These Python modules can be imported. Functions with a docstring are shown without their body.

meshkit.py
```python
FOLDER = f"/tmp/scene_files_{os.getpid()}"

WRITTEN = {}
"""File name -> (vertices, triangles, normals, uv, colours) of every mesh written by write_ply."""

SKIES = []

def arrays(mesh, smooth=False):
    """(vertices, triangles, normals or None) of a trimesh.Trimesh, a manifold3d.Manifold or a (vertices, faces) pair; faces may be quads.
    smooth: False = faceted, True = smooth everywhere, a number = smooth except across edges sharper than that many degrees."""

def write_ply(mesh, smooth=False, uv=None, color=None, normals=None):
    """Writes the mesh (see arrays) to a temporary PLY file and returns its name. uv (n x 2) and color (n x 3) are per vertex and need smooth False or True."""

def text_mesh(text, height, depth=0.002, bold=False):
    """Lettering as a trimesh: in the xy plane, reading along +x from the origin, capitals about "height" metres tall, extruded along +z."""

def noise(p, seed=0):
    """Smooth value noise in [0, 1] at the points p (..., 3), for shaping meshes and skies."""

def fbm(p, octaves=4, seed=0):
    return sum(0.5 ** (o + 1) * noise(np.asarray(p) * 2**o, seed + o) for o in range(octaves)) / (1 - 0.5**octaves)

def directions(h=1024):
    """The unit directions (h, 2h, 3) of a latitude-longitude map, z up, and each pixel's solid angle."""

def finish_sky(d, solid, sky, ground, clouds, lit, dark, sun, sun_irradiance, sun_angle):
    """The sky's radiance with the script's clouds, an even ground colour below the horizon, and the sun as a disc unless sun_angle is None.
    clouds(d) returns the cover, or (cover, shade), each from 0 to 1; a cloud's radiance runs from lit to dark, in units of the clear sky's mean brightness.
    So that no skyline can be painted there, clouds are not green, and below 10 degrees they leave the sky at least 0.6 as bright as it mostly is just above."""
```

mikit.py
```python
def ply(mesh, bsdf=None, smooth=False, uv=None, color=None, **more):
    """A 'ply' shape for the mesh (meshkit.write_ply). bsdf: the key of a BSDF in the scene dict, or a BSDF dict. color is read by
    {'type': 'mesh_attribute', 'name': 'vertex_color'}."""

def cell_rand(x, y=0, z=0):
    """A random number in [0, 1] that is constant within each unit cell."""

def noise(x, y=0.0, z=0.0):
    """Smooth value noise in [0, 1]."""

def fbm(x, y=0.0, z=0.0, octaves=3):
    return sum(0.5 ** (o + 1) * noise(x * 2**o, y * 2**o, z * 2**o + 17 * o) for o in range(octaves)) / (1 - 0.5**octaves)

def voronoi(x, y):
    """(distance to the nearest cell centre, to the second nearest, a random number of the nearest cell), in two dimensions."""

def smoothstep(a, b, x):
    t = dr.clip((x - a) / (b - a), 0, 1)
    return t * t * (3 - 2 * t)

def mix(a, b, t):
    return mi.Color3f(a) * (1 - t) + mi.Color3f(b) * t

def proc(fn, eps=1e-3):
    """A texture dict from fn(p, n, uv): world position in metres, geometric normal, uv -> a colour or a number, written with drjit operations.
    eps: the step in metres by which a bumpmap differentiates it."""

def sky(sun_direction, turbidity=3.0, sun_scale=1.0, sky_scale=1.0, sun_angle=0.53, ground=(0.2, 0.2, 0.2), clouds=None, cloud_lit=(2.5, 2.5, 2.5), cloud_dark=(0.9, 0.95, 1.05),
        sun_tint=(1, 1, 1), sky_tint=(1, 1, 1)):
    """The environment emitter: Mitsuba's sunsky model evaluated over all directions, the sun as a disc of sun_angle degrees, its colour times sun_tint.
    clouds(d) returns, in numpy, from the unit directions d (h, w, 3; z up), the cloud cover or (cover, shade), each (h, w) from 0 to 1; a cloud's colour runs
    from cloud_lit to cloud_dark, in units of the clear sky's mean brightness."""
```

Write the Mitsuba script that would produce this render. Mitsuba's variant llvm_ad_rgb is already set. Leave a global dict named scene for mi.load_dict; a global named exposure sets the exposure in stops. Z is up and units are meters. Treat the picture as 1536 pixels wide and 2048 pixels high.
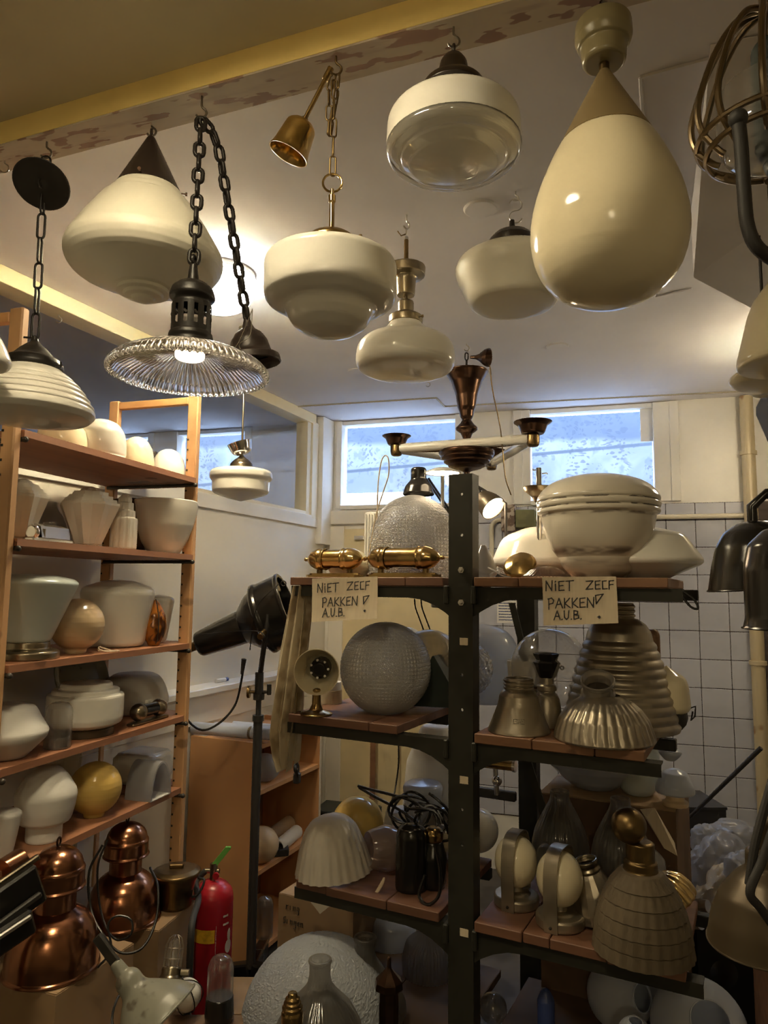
import math, random
import numpy as np, trimesh, mitsuba as mi, drjit as dr, mikit
from mikit import proc, noise, fbm, voronoi, cell_rand, smoothstep, mix
from shapely.geometry import Polygon
random.seed(7)
rng = np.random.default_rng(7)
T = mi.ScalarTransform4f
V = lambda *a: np.array(a, float)

# ---------------------------------------------------------------- camera, daylight, exposure
CAM = V(0, 0, 1.55)
FPX, CX, CY = 1420.0, 768.0, 1024.0
YAW, PITCH, ROLL = map(math.radians, (16.8, 6.31, 0.65))
_R = V(math.cos(YAW), math.sin(YAW), 0)
_H = V(-math.sin(YAW), math.cos(YAW), 0)
FW = _H * math.cos(PITCH) + V(0, 0, math.sin(PITCH))
_U = V(0, 0, math.cos(PITCH)) - _H * math.sin(PITCH)
RT = _R * math.cos(ROLL) + _U * math.sin(ROLL)
UP = _U * math.cos(ROLL) - _R * math.sin(ROLL)
exposure = 0.26
SKY = 60.0          # strength of the overcast sky in the light well
LAMP = 62.0        # radiance of the ceiling bowls

scene = {}
labels = {}
scene['camera'] = {'type': 'perspective', 'fov': 2 * math.degrees(math.atan(CX / FPX)), 'fov_axis': 'x', 'near_clip': 0.02, 'far_clip': 100.0,
                   'to_world': T().look_at(origin=CAM.tolist(), target=(CAM + FW).tolist(), up=UP.tolist())}
scene['sky'] = mikit.sky((0.2, -0.5, 0.8), turbidity=6.0, sun_scale=0.0, sky_scale=SKY, ground=(0.25, 0.25, 0.27),
                         clouds=lambda d: (np.full(d.shape[:2], 0.85), np.clip(1 - d[..., 2], 0, 1) * 0.5), cloud_lit=(0.85, 1.2, 1.85), cloud_dark=(0.65, 0.92, 1.42))

# ---------------------------------------------------------------- measuring helpers
def ray(px, py):
    return RT * ((px - CX) / FPX) + UP * ((CY - py) / FPX) + FW
def at(px, py, d):            # the point seen at a pixel at depth d along the lens axis
    return CAM + ray(px, py) * d
def on_plane(px, py, o, n):
    r = ray(px, py)
    return CAM + r * (np.dot(V(*o) - CAM, n) / np.dot(r, n))
def on_z(px, py, z):
    return on_plane(px, py, V(0, 0, z), V(0, 0, 1.0))
def on_y(px, py, y):
    return on_plane(px, py, V(0, y, 0), V(0, 1.0, 0))
def zat(x, y, py):            # the height at which an upright line through (x, y) is seen at image row py
    c = V(x, y, 0) - CAM
    k = (CY - py) / FPX
    return (k * np.dot(c, FW) - np.dot(c, UP)) / (UP[2] - k * FW[2])
def mpp(x, y, z):             # metres per pixel there
    return np.dot(V(x, y, z) - CAM, FW) / FPX

# ---------------------------------------------------------------- mesh helpers
def M(v, f):
    return trimesh.Trimesh(np.asarray(v, float), np.asarray(f, int), process=False)
def cat(*ms):
    ms = [m for x in ms for m in (x if isinstance(x, (list, tuple)) else [x])]
    return trimesh.util.concatenate(ms)
def mv(m, p=(0, 0, 0), R=None):
    m = m.copy()
    A = np.eye(4)
    if R is not None:
        A[:3, :3] = R
    A[:3, 3] = p
    m.apply_transform(A)
    return m
def rz(a):
    c, s = math.cos(a), math.sin(a)
    return np.array([[c, -s, 0], [s, c, 0], [0, 0, 1.0]])
def rx(a):
    c, s = math.cos(a), math.sin(a)
    return np.array([[1.0, 0, 0], [0, c, -s], [0, s, c]])
def ry(a):
    c, s = math.cos(a), math.sin(a)
    return np.array([[c, 0, s], [0, 1.0, 0], [-s, 0, c]])
def zto(d, x=None):           # rotation taking +z to direction d
    d = V(*d) / np.linalg.norm(d)
    h = V(0, 0, 1) if abs(d[2]) < 0.95 else V(1, 0, 0)
    if x is not None:
        h = np.cross(d, x)
    a = np.cross(h, d) if x is None else V(*x)
    a = a - d * np.dot(a, d)
    a /= np.linalg.norm(a)
    return np.stack([a, np.cross(d, a), d], 1)
def box(sx, sy, sz, c=(0, 0, 0), bev=0.0, R=None):
    if bev:
        a, b, h = sx / 2, sy / 2, sz / 2
        pts = [(i * (a - bev * (k != 0)), j * (b - bev * (k != 1)), l * (h - bev * (k != 2))) for i in (-1, 1) for j in (-1, 1) for l in (-1, 1) for k in range(3)]
        m = trimesh.convex.convex_hull(np.array(pts))
    else:
        m = trimesh.creation.box((sx, sy, sz))
    return mv(m, c, R)
def span(a, b, bev=0.0):      # box between two corners
    a, b = V(*a), V(*b)
    return box(*np.abs(b - a), c=(a + b) / 2, bev=bev)
def hull(pts):
    return trimesh.convex.convex_hull(np.array(pts, float))
def soft(pts, r, k=4):        # rounds the corners of a polyline (r, z)
    pts = [V(*p) for p in pts]
    out = [pts[0]]
    for a, b, c in zip(pts, pts[1:], pts[2:]):
        u, w = a - b, c - b
        lu, lw = np.linalg.norm(u), np.linalg.norm(w)
        t = min(r, lu * 0.48, lw * 0.48)
        if lu < 1e-9 or lw < 1e-9 or t < 1e-6:
            out.append(b); continue
        p, q = b + u / lu * t, b + w / lw * t
        for s in np.linspace(0, 1, k):
            out.append((1 - s) ** 2 * p + 2 * s * (1 - s) * b + s * s * q)
    out.append(pts[-1])
    return out
def curve(pts, n=6):          # Catmull-Rom through the points
    P = [V(*p) for p in pts]
    P = [2 * P[0] - P[1]] + P + [2 * P[-1] - P[-2]]
    out = []
    for i in range(1, len(P) - 2):
        a, b, c, d = P[i - 1:i + 3]
        for t in np.linspace(0, 1, n, endpoint=False):
            out.append(0.5 * (2 * b + (c - a) * t + (2 * a - 5 * b + 4 * c - d) * t * t + (3 * b - a - 3 * c + d) * t ** 3))
    out.append(P[-2])
    return out
def lathe(prof, n=48, mod=None, a0=0.0, a1=2 * math.pi):
    """Turned surface from (r, z); mod(r, z, angles, i) may return changed radii (and heights)."""
    full = a1 - a0 > 6.28
    ang = np.linspace(a0, a1, n, endpoint=not full)
    rows = []
    for i, (r, z) in enumerate(prof):
        rr, zz = np.full(len(ang), max(r, 1e-5)), np.full(len(ang), z)
        if mod:
            o = mod(rr, zz, ang, i / max(len(prof) - 1, 1))
            rr, zz = o if isinstance(o, tuple) else (o, zz)
        rows.append(np.stack([rr * np.cos(ang), rr * np.sin(ang), zz], 1))
    v = np.concatenate(rows)
    m, k = len(prof), len(ang)
    f = []
    J = np.arange(k if full else k - 1)
    J2 = (J + 1) % k
    for i in range(m - 1):
        a, b, c, d = i * k + J, i * k + J2, (i + 1) * k + J, (i + 1) * k + J2
        f.append(np.stack([a, b, d], 1)); f.append(np.stack([a, d, c], 1))
    f = np.concatenate(f)
    t = v[f]
    ok = np.linalg.norm(np.cross(t[:, 1] - t[:, 0], t[:, 2] - t[:, 0]), axis=1) > 1e-14
    mesh = M(v, f[ok])
    if prof[-1][1] > prof[0][1] or (prof[-1][1] == prof[0][1] and prof[-1][0] < prof[0][0]):
        pass
    else:
        mesh.invert()
    mesh.merge_vertices(digits_vertex=7)
    return mesh
def shell(prof, t):           # open turned wall of thickness t: the outline and back along the inside
    return list(prof) + [(max(r - t, 1e-4), z) for r, z in reversed(prof)]
def tube(path, r, n=8, closed=False, caps=True):
    P = np.array([V(*p) for p in path])
    K = len(P)
    if closed:
        tan = np.roll(P, -1, 0) - np.roll(P, 1, 0)
    else:
        tan = np.gradient(P, axis=0)
    tan /= np.linalg.norm(tan, axis=1, keepdims=True) + 1e-12
    h = V(0, 0, 1) if abs(tan[0][2]) < 0.9 else V(1, 0, 0)
    u = np.cross(h, tan[0]); u /= np.linalg.norm(u)
    rr = np.broadcast_to(np.asarray(r, float), (K,))
    ang = np.arange(n) * 2 * math.pi / n
    v = []
    for i in range(K):
        u = u - tan[i] * np.dot(u, tan[i]); u /= np.linalg.norm(u)
        w = np.cross(tan[i], u)
        v.append(P[i] + rr[i] * (np.cos(ang)[:, None] * u + np.sin(ang)[:, None] * w))
    v = np.concatenate(v)
    f = []
    for i in range(K if closed else K - 1):
        j = (i + 1) % K
        for a in range(n):
            b = (a + 1) % n
            f += [(i * n + a, i * n + b, j * n + b), (i * n + a, j * n + b, j * n + a)]
    if not closed and caps:
        v = np.vstack([v, P[:1], P[-1:]])
        for a in range(n):
            b = (a + 1) % n
            f += [(K * n, b, a), (K * n + 1, (K - 1) * n + a, (K - 1) * n + b)]
    return M(v, f)
def rod(a, b, r, n=12, r2=None):
    return tube([a, b], [r, r if r2 is None else r2], n)
def ring(c, R, r, axis=(0, 0, 1), n=24, k=8):
    A = zto(axis)
    return tube([V(*c) + A @ V(R * math.cos(t), R * math.sin(t), 0) for t in np.arange(n) * 2 * math.pi / n], r, k, closed=True)
def arc(c, R, a0, a1, ex, ez, n=12):
    return [V(*c) + R * (math.cos(t) * V(*ex) + math.sin(t) * V(*ez)) for t in np.linspace(a0, a1, n)]
def sphere(r, c=(0, 0, 0), k=3):
    return mv(trimesh.creation.icosphere(k, r), c)
def prism(poly, h, p=(0, 0, 0), R=None):
    return mv(trimesh.creation.extrude_polygon(Polygon(poly), h, engine='earcut'), p, R)

# ---------------------------------------------------------------- naming helpers
def _num(key):
    if key not in used:
        used.add(key); return key
    i = 1
    while f'{key}_{i:03d}' in used:
        i += 1
    used.add(f'{key}_{i:03d}')
    return f'{key}_{i:03d}'
used = set()
def thing(name, label, category, group=None):
    k = _num(name)
    labels[k] = {'label': label, 'category': category, **({'group': group} if group else {})}
    return k
def part(parent, name, mesh, mat, smooth=35, label=None, **kw):
    k = _num(f'{parent}__{name}')
    scene[k] = mikit.ply(mesh, mat, smooth=smooth, **kw)
    if label:
        labels[k] = {'label': label}
    return k
def share(parent, name, shape, m):     # one more copy of a shared shape dict
    k = _num(f'{parent}__{name}')
    scene[k] = {**shape, 'to_world': T(m)}
    return k
def one(name, mesh, mat, label, category, group=None, smooth=35, **kw):
    k = thing(name, label, category, group)
    scene[k] = mikit.ply(mesh, mat, smooth=smooth, **kw)
    return k
def struct(name, mesh, mat, smooth=False, label=None, **kw):
    k = _num(name)
    scene[k] = mikit.ply(mesh, mat, smooth=smooth, **kw)
    labels[k] = {'kind': 'structure', **({'label': label} if label else {})}
    return k
def mat4(p, R=np.eye(3), s=1.0):
    A = np.eye(4); A[:3, :3] = np.asarray(R) * s; A[:3, 3] = p
    return A

# ---------------------------------------------------------------- materials
def mat(name, d, two=True):
    scene[name] = {'type': 'twosided', 'bsdf': d} if two else d
def rgb(*c):
    return {'type': 'rgb', 'value': list(c)}
def pr(name, c, rough=0.5, metal=0.0, **kw):
    mat(name, {'type': 'principled', 'base_color': rgb(*c) if isinstance(c, tuple) else c, 'roughness': rough, 'metallic': metal, **kw})
def glossy(name, c, alpha=0.03):
    mat(name, {'type': 'roughplastic', 'diffuse_reflectance': rgb(*c) if isinstance(c, tuple) else c, 'alpha': alpha, 'nonlinear': True})
def tone(c, amt=0.12, sc=9.0, c2=None, lo=0.45, hi=0.75):
    """A colour with soft blotches of a second one."""
    c2 = c2 or tuple(x * (1 - amt) for x in c)
    return proc(lambda p, n, uv: mix(c, c2, smoothstep(lo, hi, fbm(p.x * sc, p.y * sc, p.z * sc, 3))))
def wood(c, c2, ax, f=55.0, g=2.5, knots=0.7):
    def fn(p, n, uv):
        q = [p.x, p.y, p.z]
        s = [g if i == ax else f for i in range(3)]
        w = noise(q[0] * s[0], q[1] * s[1], q[2] * s[2])
        w2 = noise(q[0] * s[0] * .25 + 9, q[1] * s[1] * .25, q[2] * s[2] * .25)
        kn = smoothstep(0.86, 0.93, noise(q[0] * 14, q[1] * 14 + 5, q[2] * 14))
        return mix(mix(c, c2, 0.55 * w + 0.45 * w2), tuple(x * 0.45 for x in c2), kn * knots)
    return proc(fn)

pr('paint_ceiling', tone((0.57, 0.555, 0.57), .05, 5), 0.8)
pr('paint_tan', tone((0.42, 0.36, 0.23), .08, 4), 0.7)
pr('paint_cream', tone((0.72, 0.66, 0.52), .07, 4), 0.55)
pr('paint_white', tone((0.76, 0.74, 0.69), .05, 5), 0.45)
pr('paint_panel', tone((0.70, 0.66, 0.58), .05, 3), 0.5)
pr('rail_cream', tone((0.76, 0.65, 0.40), .06, 6), 0.5)
pr('paint_door', tone((0.66, 0.55, 0.33), .10, 6), 0.55)
pr('paint_wall', tone((0.36, 0.32, 0.25), .08, 5), 0.7)
pr('paint_yellow', tone((0.74, 0.55, 0.19), .08, 8), 0.5)
pr('beam_under', proc(lambda p, n, uv: mix(mix((0.42, 0.355, 0.265), (0.24, 0.165, 0.13), smoothstep(0.50, 0.80, fbm(p.x * 10, p.y * 55, 0.3, 4)) * 0.5), (0.22, 0.13, 0.09), smoothstep(.62, .68, fbm(p.x * 18, p.y * 60, 2, 3)))), 0.6)
glossy('tile_white', tone((0.66, 0.67, 0.73), .05, 12), 0.12)
pr('grout', tone((0.07, 0.055, 0.05), .3, 30), 0.9)
pr('floor_dark', tone((0.05, 0.045, 0.042), .45, 7), 0.7)
def _peel(p, n, uv):
    x, z = p.x, p.z
    a = fbm(x * 5 + 3 * noise(x * 3, z * 3), z * 5, 1.7, 4)
    b = fbm(x * 17, z * 17, 4.2, 3)
    d, _, _ = voronoi(x * 26 + 3 * noise(x * 14, z * 14), z * 34 + 2 * noise(x * 11 + 5, z * 12))
    c = mix((0.150, 0.156, 0.165), (0.112, 0.12, 0.132), smoothstep(0.4, 0.65, a))
    spots = smoothstep(0.34, 0.20, d + 0.5 * (fbm(x * 45, z * 45, 2, 2) - 0.5)) * smoothstep(0.47, 0.56, fbm(x * 7 + 7, z * 5, 0.3, 3)) * 0.5
    c = mix(c, (0.02, 0.021, 0.027), spots)
    c = mix(c, (0.07, 0.08, 0.10), smoothstep(0.60, 0.72, b) * 0.6)
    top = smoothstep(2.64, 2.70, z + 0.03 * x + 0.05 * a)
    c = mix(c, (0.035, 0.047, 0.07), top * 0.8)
    seam = smoothstep(0.018, 0.006, dr.abs(z - 2.58 - 0.05 * x)) + smoothstep(0.02, 0.006, dr.abs(z - 2.16 - 0.05 * x)) * 0.8
    return mix(c, (0.04, 0.048, 0.062), dr.clip(seam, 0, 1) * 0.9)
pr('well_wall', proc(_peel), 0.9)
pr('well_ground', tone((0.82, 0.84, 0.86), .1, 6), 0.9)
mat('pane', {'type': 'thindielectric', 'int_ior': 1.5}, False)
pr('pine_post', wood((0.53, 0.31, 0.155), (0.40, 0.215, 0.095), 2), 0.55)
pr('pine_board', wood((0.32, 0.15, 0.078), (0.21, 0.09, 0.05), 1), 0.5)
pr('pine_cross', wood((0.60, 0.33, 0.14), (0.45, 0.21, 0.08), 0), 0.55)
pr('ply_wood', wood((0.56, 0.30, 0.13), (0.46, 0.23, 0.10), 2, 14, 1.2, 0.0), 0.5)
pr('edge_band', (0.62, 0.55, 0.46), 0.5)
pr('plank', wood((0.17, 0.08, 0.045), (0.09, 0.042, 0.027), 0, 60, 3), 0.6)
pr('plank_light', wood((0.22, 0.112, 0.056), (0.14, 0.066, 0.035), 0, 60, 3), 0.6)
pr('hole_dark', (0.02, 0.015, 0.01), 0.9)
pr('steel_dark', tone((0.03, 0.028, 0.025), .4, 14, (0.06, 0.045, 0.03), .5, .8), 0.42, 0.3)
pr('rack_green', tone((0.024, 0.024, 0.019), .3, 12), 0.45, 0.0, specular=0.25)
pr('zinc', (0.62, 0.60, 0.56), 0.3, 1.0)
pr('chrome', (0.78, 0.77, 0.75), 0.12, 1.0)
pr('wire_steel', (0.50, 0.46, 0.40), 0.28, 1.0)
pr('iron_black', tone((0.008, 0.0065, 0.0055), .3, 25), 0.42, 0.0, specular=0.25)
pr('bronze_dark', tone((0.018, 0.012, 0.010), .4, 25, (0.035, 0.024, 0.018), .55, .8), 0.4, 0.2, specular=0.3)
pr('wire_dark', (0.22, 0.20, 0.17), 0.3, 1.0)
glossy('bakelite', (0.030, 0.020, 0.016), 0.12)
glossy('black_gloss', (0.018, 0.017, 0.016), 0.06)
pr('black_matte', (0.018, 0.017, 0.017), 0.6)
glossy('cable_black', (0.015, 0.014, 0.014), 0.15)
pr('brass', tone((0.36, 0.25, 0.105), .4, 20, (0.22, 0.14, 0.06), .5, .75), 0.2, 1.0)
pr('brass_bright', tone((0.70, 0.49, 0.20), .2, 25), 0.14, 1.0)
pr('brass_dull', tone((0.19, 0.13, 0.06), .4, 18), 0.35, 1.0)
pr('brass_grey', tone((0.29, 0.25, 0.18), .3, 18), 0.28, 1.0)
pr('bronze_wire', (0.30, 0.235, 0.155), 0.25, 1.0)
pr('copper', tone((0.33, 0.155, 0.088), .4, 14, (0.18, 0.082, 0.05), .45, .8), 0.20, 1.0)
pr('copper_dark', tone((0.085, 0.050, 0.034), .4, 22, (0.05, 0.03, 0.022), .45, .75), 0.25, 1.0)
pr('silver_matte', tone((0.40, 0.355, 0.28), .25, 16, (0.27, 0.235, 0.185), .5, .8), 0.36, 0.85)
pr('silver_dull', tone((0.34, 0.29, 0.22), .3, 16), 0.45, 0.7)
pr('gold_shiny', (0.90, 0.66, 0.30), 0.1, 1.0)
glossy('opal', (0.88, 0.87, 0.83), 0.025)
glossy('opal_cream', (0.88, 0.83, 0.68), 0.025)
glossy('opal_warm', (0.80, 0.68, 0.50), 0.03)
glossy('opal_yellow', (0.78, 0.62, 0.24), 0.03)
glossy('opal_cool', (0.74, 0.79, 0.78), 0.04)
glossy('opal_matte', (0.84, 0.83, 0.80), 0.3)
glossy('opal_frost', (0.88, 0.86, 0.78), 0.22)
glossy('opal_blue', (0.66, 0.70, 0.78), 0.06)
glossy('ceramic_tan', (0.40, 0.35, 0.21), 0.10)
pr('cone_brown', (0.22, 0.165, 0.085), 0.45, 0.3)
mat('clear_glass', {'type': 'blendbsdf', 'weight': 0.06, 'a': {'type': 'thindielectric', 'int_ior': 1.6}, 'b': {'type': 'twosided', 'bsdf': {'type': 'roughplastic', 'diffuse_reflectance': rgb(.5, .48, .45), 'alpha': .08}}}, False)
mat('dirty_glass', {'type': 'blendbsdf', 'weight': 0.15, 'a': {'type': 'thindielectric', 'int_ior': 1.6}, 'b': {'type': 'twosided', 'bsdf': {'type': 'roughplastic', 'diffuse_reflectance': rgb(.55, .52, .47), 'alpha': .15}}}, False)
def thinp(name, c, rough, spec, diff, **k):
    mat(name, {'type': 'principledthin', 'base_color': rgb(*c), 'roughness': rough, 'spec_trans': spec, 'diff_trans': diff, 'eta': 1.5, **k}, False)
mat('pressed_glass', {'type': 'blendbsdf', 'weight': 0.3, 'a': {'type': 'roughdielectric', 'alpha': 0.10, 'int_ior': 1.5}, 'b': {'type': 'twosided', 'bsdf': {'type': 'roughplastic', 'diffuse_reflectance': rgb(.8, .79, .76), 'alpha': .12}}}, False)
mat('ribbed_glass', {'type': 'roughdielectric', 'alpha': 0.06, 'int_ior': 1.5}, False)
glossy('frosted_glass', (0.80, 0.775, 0.72), 0.14)
thinp('bubble_glass', (0.66, 0.70, 0.76), 0.15, 0.35, 0.9)
thinp('grey_glass', (0.60, 0.58, 0.55), 0.08, 0.92, 0.6)
thinp('opal_thin', (0.72, 0.76, 0.84), 0.15, 0.0, 0.9)
thinp('plastic_film', (0.62, 0.62, 0.63), 0.25, 0.45, 0.9)
thinp('paper_thin', (0.78, 0.70, 0.56), 0.8, 0.0, 0.5)
thinp('pink_glass', (0.66, 0.54, 0.48), 0.12, 0.7, 0.7)
glossy('amber_marble', proc(lambda p, n, uv: mix((0.50, 0.20, 0.03), (0.10, 0.03, 0.01), smoothstep(.42, .62, fbm(p.x * 60 + 3 * noise(p.x * 40, p.z * 40), p.y * 60, p.z * 22, 4)))), 0.05)
pr('paper', proc(lambda p, n, uv: mix((0.66, 0.57, 0.42), (0.58, 0.49, 0.36), noise(p.x * 260, p.y * 260, p.z * 3))), 0.9)
pr('ink', (0.015, 0.015, 0.018), 0.8)
pr('cloth_beige', tone((0.58, 0.50, 0.36), .35, 16, (0.34, 0.26, 0.16), .45, .7), 0.95)
pr('cardboard', tone((0.27, 0.18, 0.10), .2, 8), 0.85)
pr('cardboard_dark', tone((0.12, 0.075, 0.045), .3, 8), 0.85)
pr('red_paint', (0.36, 0.012, 0.022), 0.3)
pr('label_yellow', tone((0.75, 0.45, 0.03), .2, 60), 0.5)
pr('label_white', (0.75, 0.72, 0.68), 0.6)
pr('green_plastic', (0.14, 0.42, 0.08), 0.4)
pr('green_dark', (0.005, 0.012, 0.009), 0.6)
pr('grey_enamel', tone((0.19, 0.19, 0.155), .3, 30, (0.10, 0.09, 0.07), .6, .75), 0.35)
pr('rubber', (0.02, 0.02, 0.02), 0.7)
pr('leather', tone((0.20, 0.11, 0.06), .3, 20), 0.6)
pr('mould', tone((0.42, 0.36, 0.30), .5, 45, (0.12, 0.08, 0.06), .4, .55), 0.9)
pr('olive', tone((0.15, 0.15, 0.07), .3, 20), 0.7)
pr('cream_pipe', tone((0.46, 0.38, 0.24), .1, 8, (0.25, 0.14, 0.06), .66, .72), 0.4)
pr('white_plastic', (0.75, 0.74, 0.72), 0.4)
pr('blue_plastic', (0.03, 0.05, 0.16), 0.4)
pr('fabric_shade', wood((0.10, 0.075, 0.045), (0.065, 0.05, 0.03), 2, 90, 4), 0.8)
pr('bronze_paint', (0.07, 0.053, 0.032), 0.35, 0.5)

# ================================================================ the room
ZC, YB = 2.63, 4.2                    # ceiling height, back wall
ZS = 2.06                             # sill of the high windows
PX0 = -1.645                           # glazed partition on the left: x at the back wall
PDIR = V(math.sin(math.radians(6.48)), math.cos(math.radians(6.48)), 0)
PN = V(PDIR[1], -PDIR[0], 0)          # its face towards the shop
PO = V(PX0, YB, 0)
XW = 0.90                             # right wall
struct('floor', span((-5.5, -2.7, -0.05), (1.1, 5.6, 0)), 'floor_dark')
struct('ceiling', span((-5.5, -2.7, ZC), (1.1, YB + .12, ZC + .1)), 'paint_ceiling')
struct('wall_right', span((XW, -2.7, 0), (XW + .1, YB, ZC)), 'paint_wall')
struct('wall_front', span((-5.5, -2.7, 0), (1.0, -2.6, ZC)), 'paint_wall')
struct('wall_left', span((-5.5, -2.7, 0), (-5.4, YB, ZC)), 'paint_wall')

# back wall: openings measured at the wall plane
def bx(px, py=1000):
    return on_y(px, py, YB)[0]
wins = [(bx(672), bx(927)), (bx(1045), bx(1345))]
nxt = [(PX0 - 1.15, PX0 - .55), (PX0 - 2.1, PX0 - 1.3)]
spans = sorted(wins + nxt)
pieces, x = [], -5.4
for a, b in spans:
    pieces.append(span((x, YB, ZS), (a, YB + .12, ZC))); x = b
pieces.append(span((x, YB, ZS), (XW, YB + .12, ZC)))
pieces.append(span((-5.4, YB, 0), (XW, YB + .12, ZS)))
W = struct('wall_back', cat(pieces), 'paint_white')
# tiles below the right-hand window, each one proud of dark joints
XT0 = bx(950, 1050)
part(W, 'grout_bed', span((XT0, YB - .006, 0.3), (XW, YB - .001, ZS - .012)), 'grout', False)
tile = mikit.ply(box(.1470, .008, .1470, bev=.002), 'tile_white')
tileh = mikit.ply(box(.1470, .008, .0900, bev=.002), 'tile_white')
xt = bx(1388.7, 1003)                 # one joint seen beside the window
c0 = math.ceil((XT0 - xt) / .15)
for i in range(c0, 5):
    xc = xt + i * .15 + .075
    if xc > XW - .07: break
    for j in range(12):
        if j == 0:
            share(W, 'tile', tileh, mat4((xc, YB - .008, ZS - .012 - .047)))
        else:
            share(W, 'tile', tile, mat4((xc, YB - .008, ZS - .012 - .095 - .15 * j + .075)))
# boarding of the wall left of the tiles: cream door and panels
D = struct('door_1', span((bx(690, 1100), YB - .022, 0.02), (bx(905, 1100), YB - .002, ZS - .13)), 'paint_door')
part(D, 'handle', cat(span((bx(722, 1070) - .03, YB - .05, 1.86), (bx(722, 1070) + .035, YB - .022, 1.885), .003), rod(V(bx(722, 1070), YB - .022, 1.872), V(bx(722, 1070), YB - .05, 1.872), .008)), 'zinc')
struct('trim_1', span((PX0 - .02, YB - .035, ZS - .10), (bx(935), YB - .001, ZS - .012), .004), 'paint_panel')
struct('trim_2', span((bx(660, 1200), YB - .03, 0.02), (bx(690, 1200) - .004, YB - .001, ZS - .11), .004), 'paint_panel')
# high windows
def window(n, a, b, jl=.035, jr=.05, lab=None):
    k = struct(f'window_{n}', cat(span((a, YB - .012, ZS), (a + jl, YB + .10, ZC - .004), .003), span((b - jr, YB - .012, ZS), (b, YB + .10, ZC - .004), .003),
               span((a + jl, YB - .03, ZS - .008), (b - jr, YB + .10, ZS + .02), .003), span((a + jl, YB, ZC - .03), (b - jr, YB + .1, ZC - .004), .003)), 'paint_white', False)
    part(k, 'pane', span((a + jl - .005, YB + .05, ZS + .015), (b - jr + .005, YB + .0502, ZC - .025)), 'pane', False)
    return k
window(1, *wins[0]); w3 = window(2, *wins[1], .05, .09)
part(w3, 'casing', cat(span((wins[1][1] - .005, YB - .02, ZS), (wins[1][1] + .045, YB, ZC - .004), .003), span((wins[1][0] - .05, YB - .02, ZS), (wins[1][0] + .005, YB, ZC - .004), .003)), 'paint_white', False)
part(w3, 'vent_plate', span((wins[1][1] - .155, YB + .03, ZC - .22), (wins[1][1] - .085, YB + .042, ZC - .03), .002), 'white_plastic', False)
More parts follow.
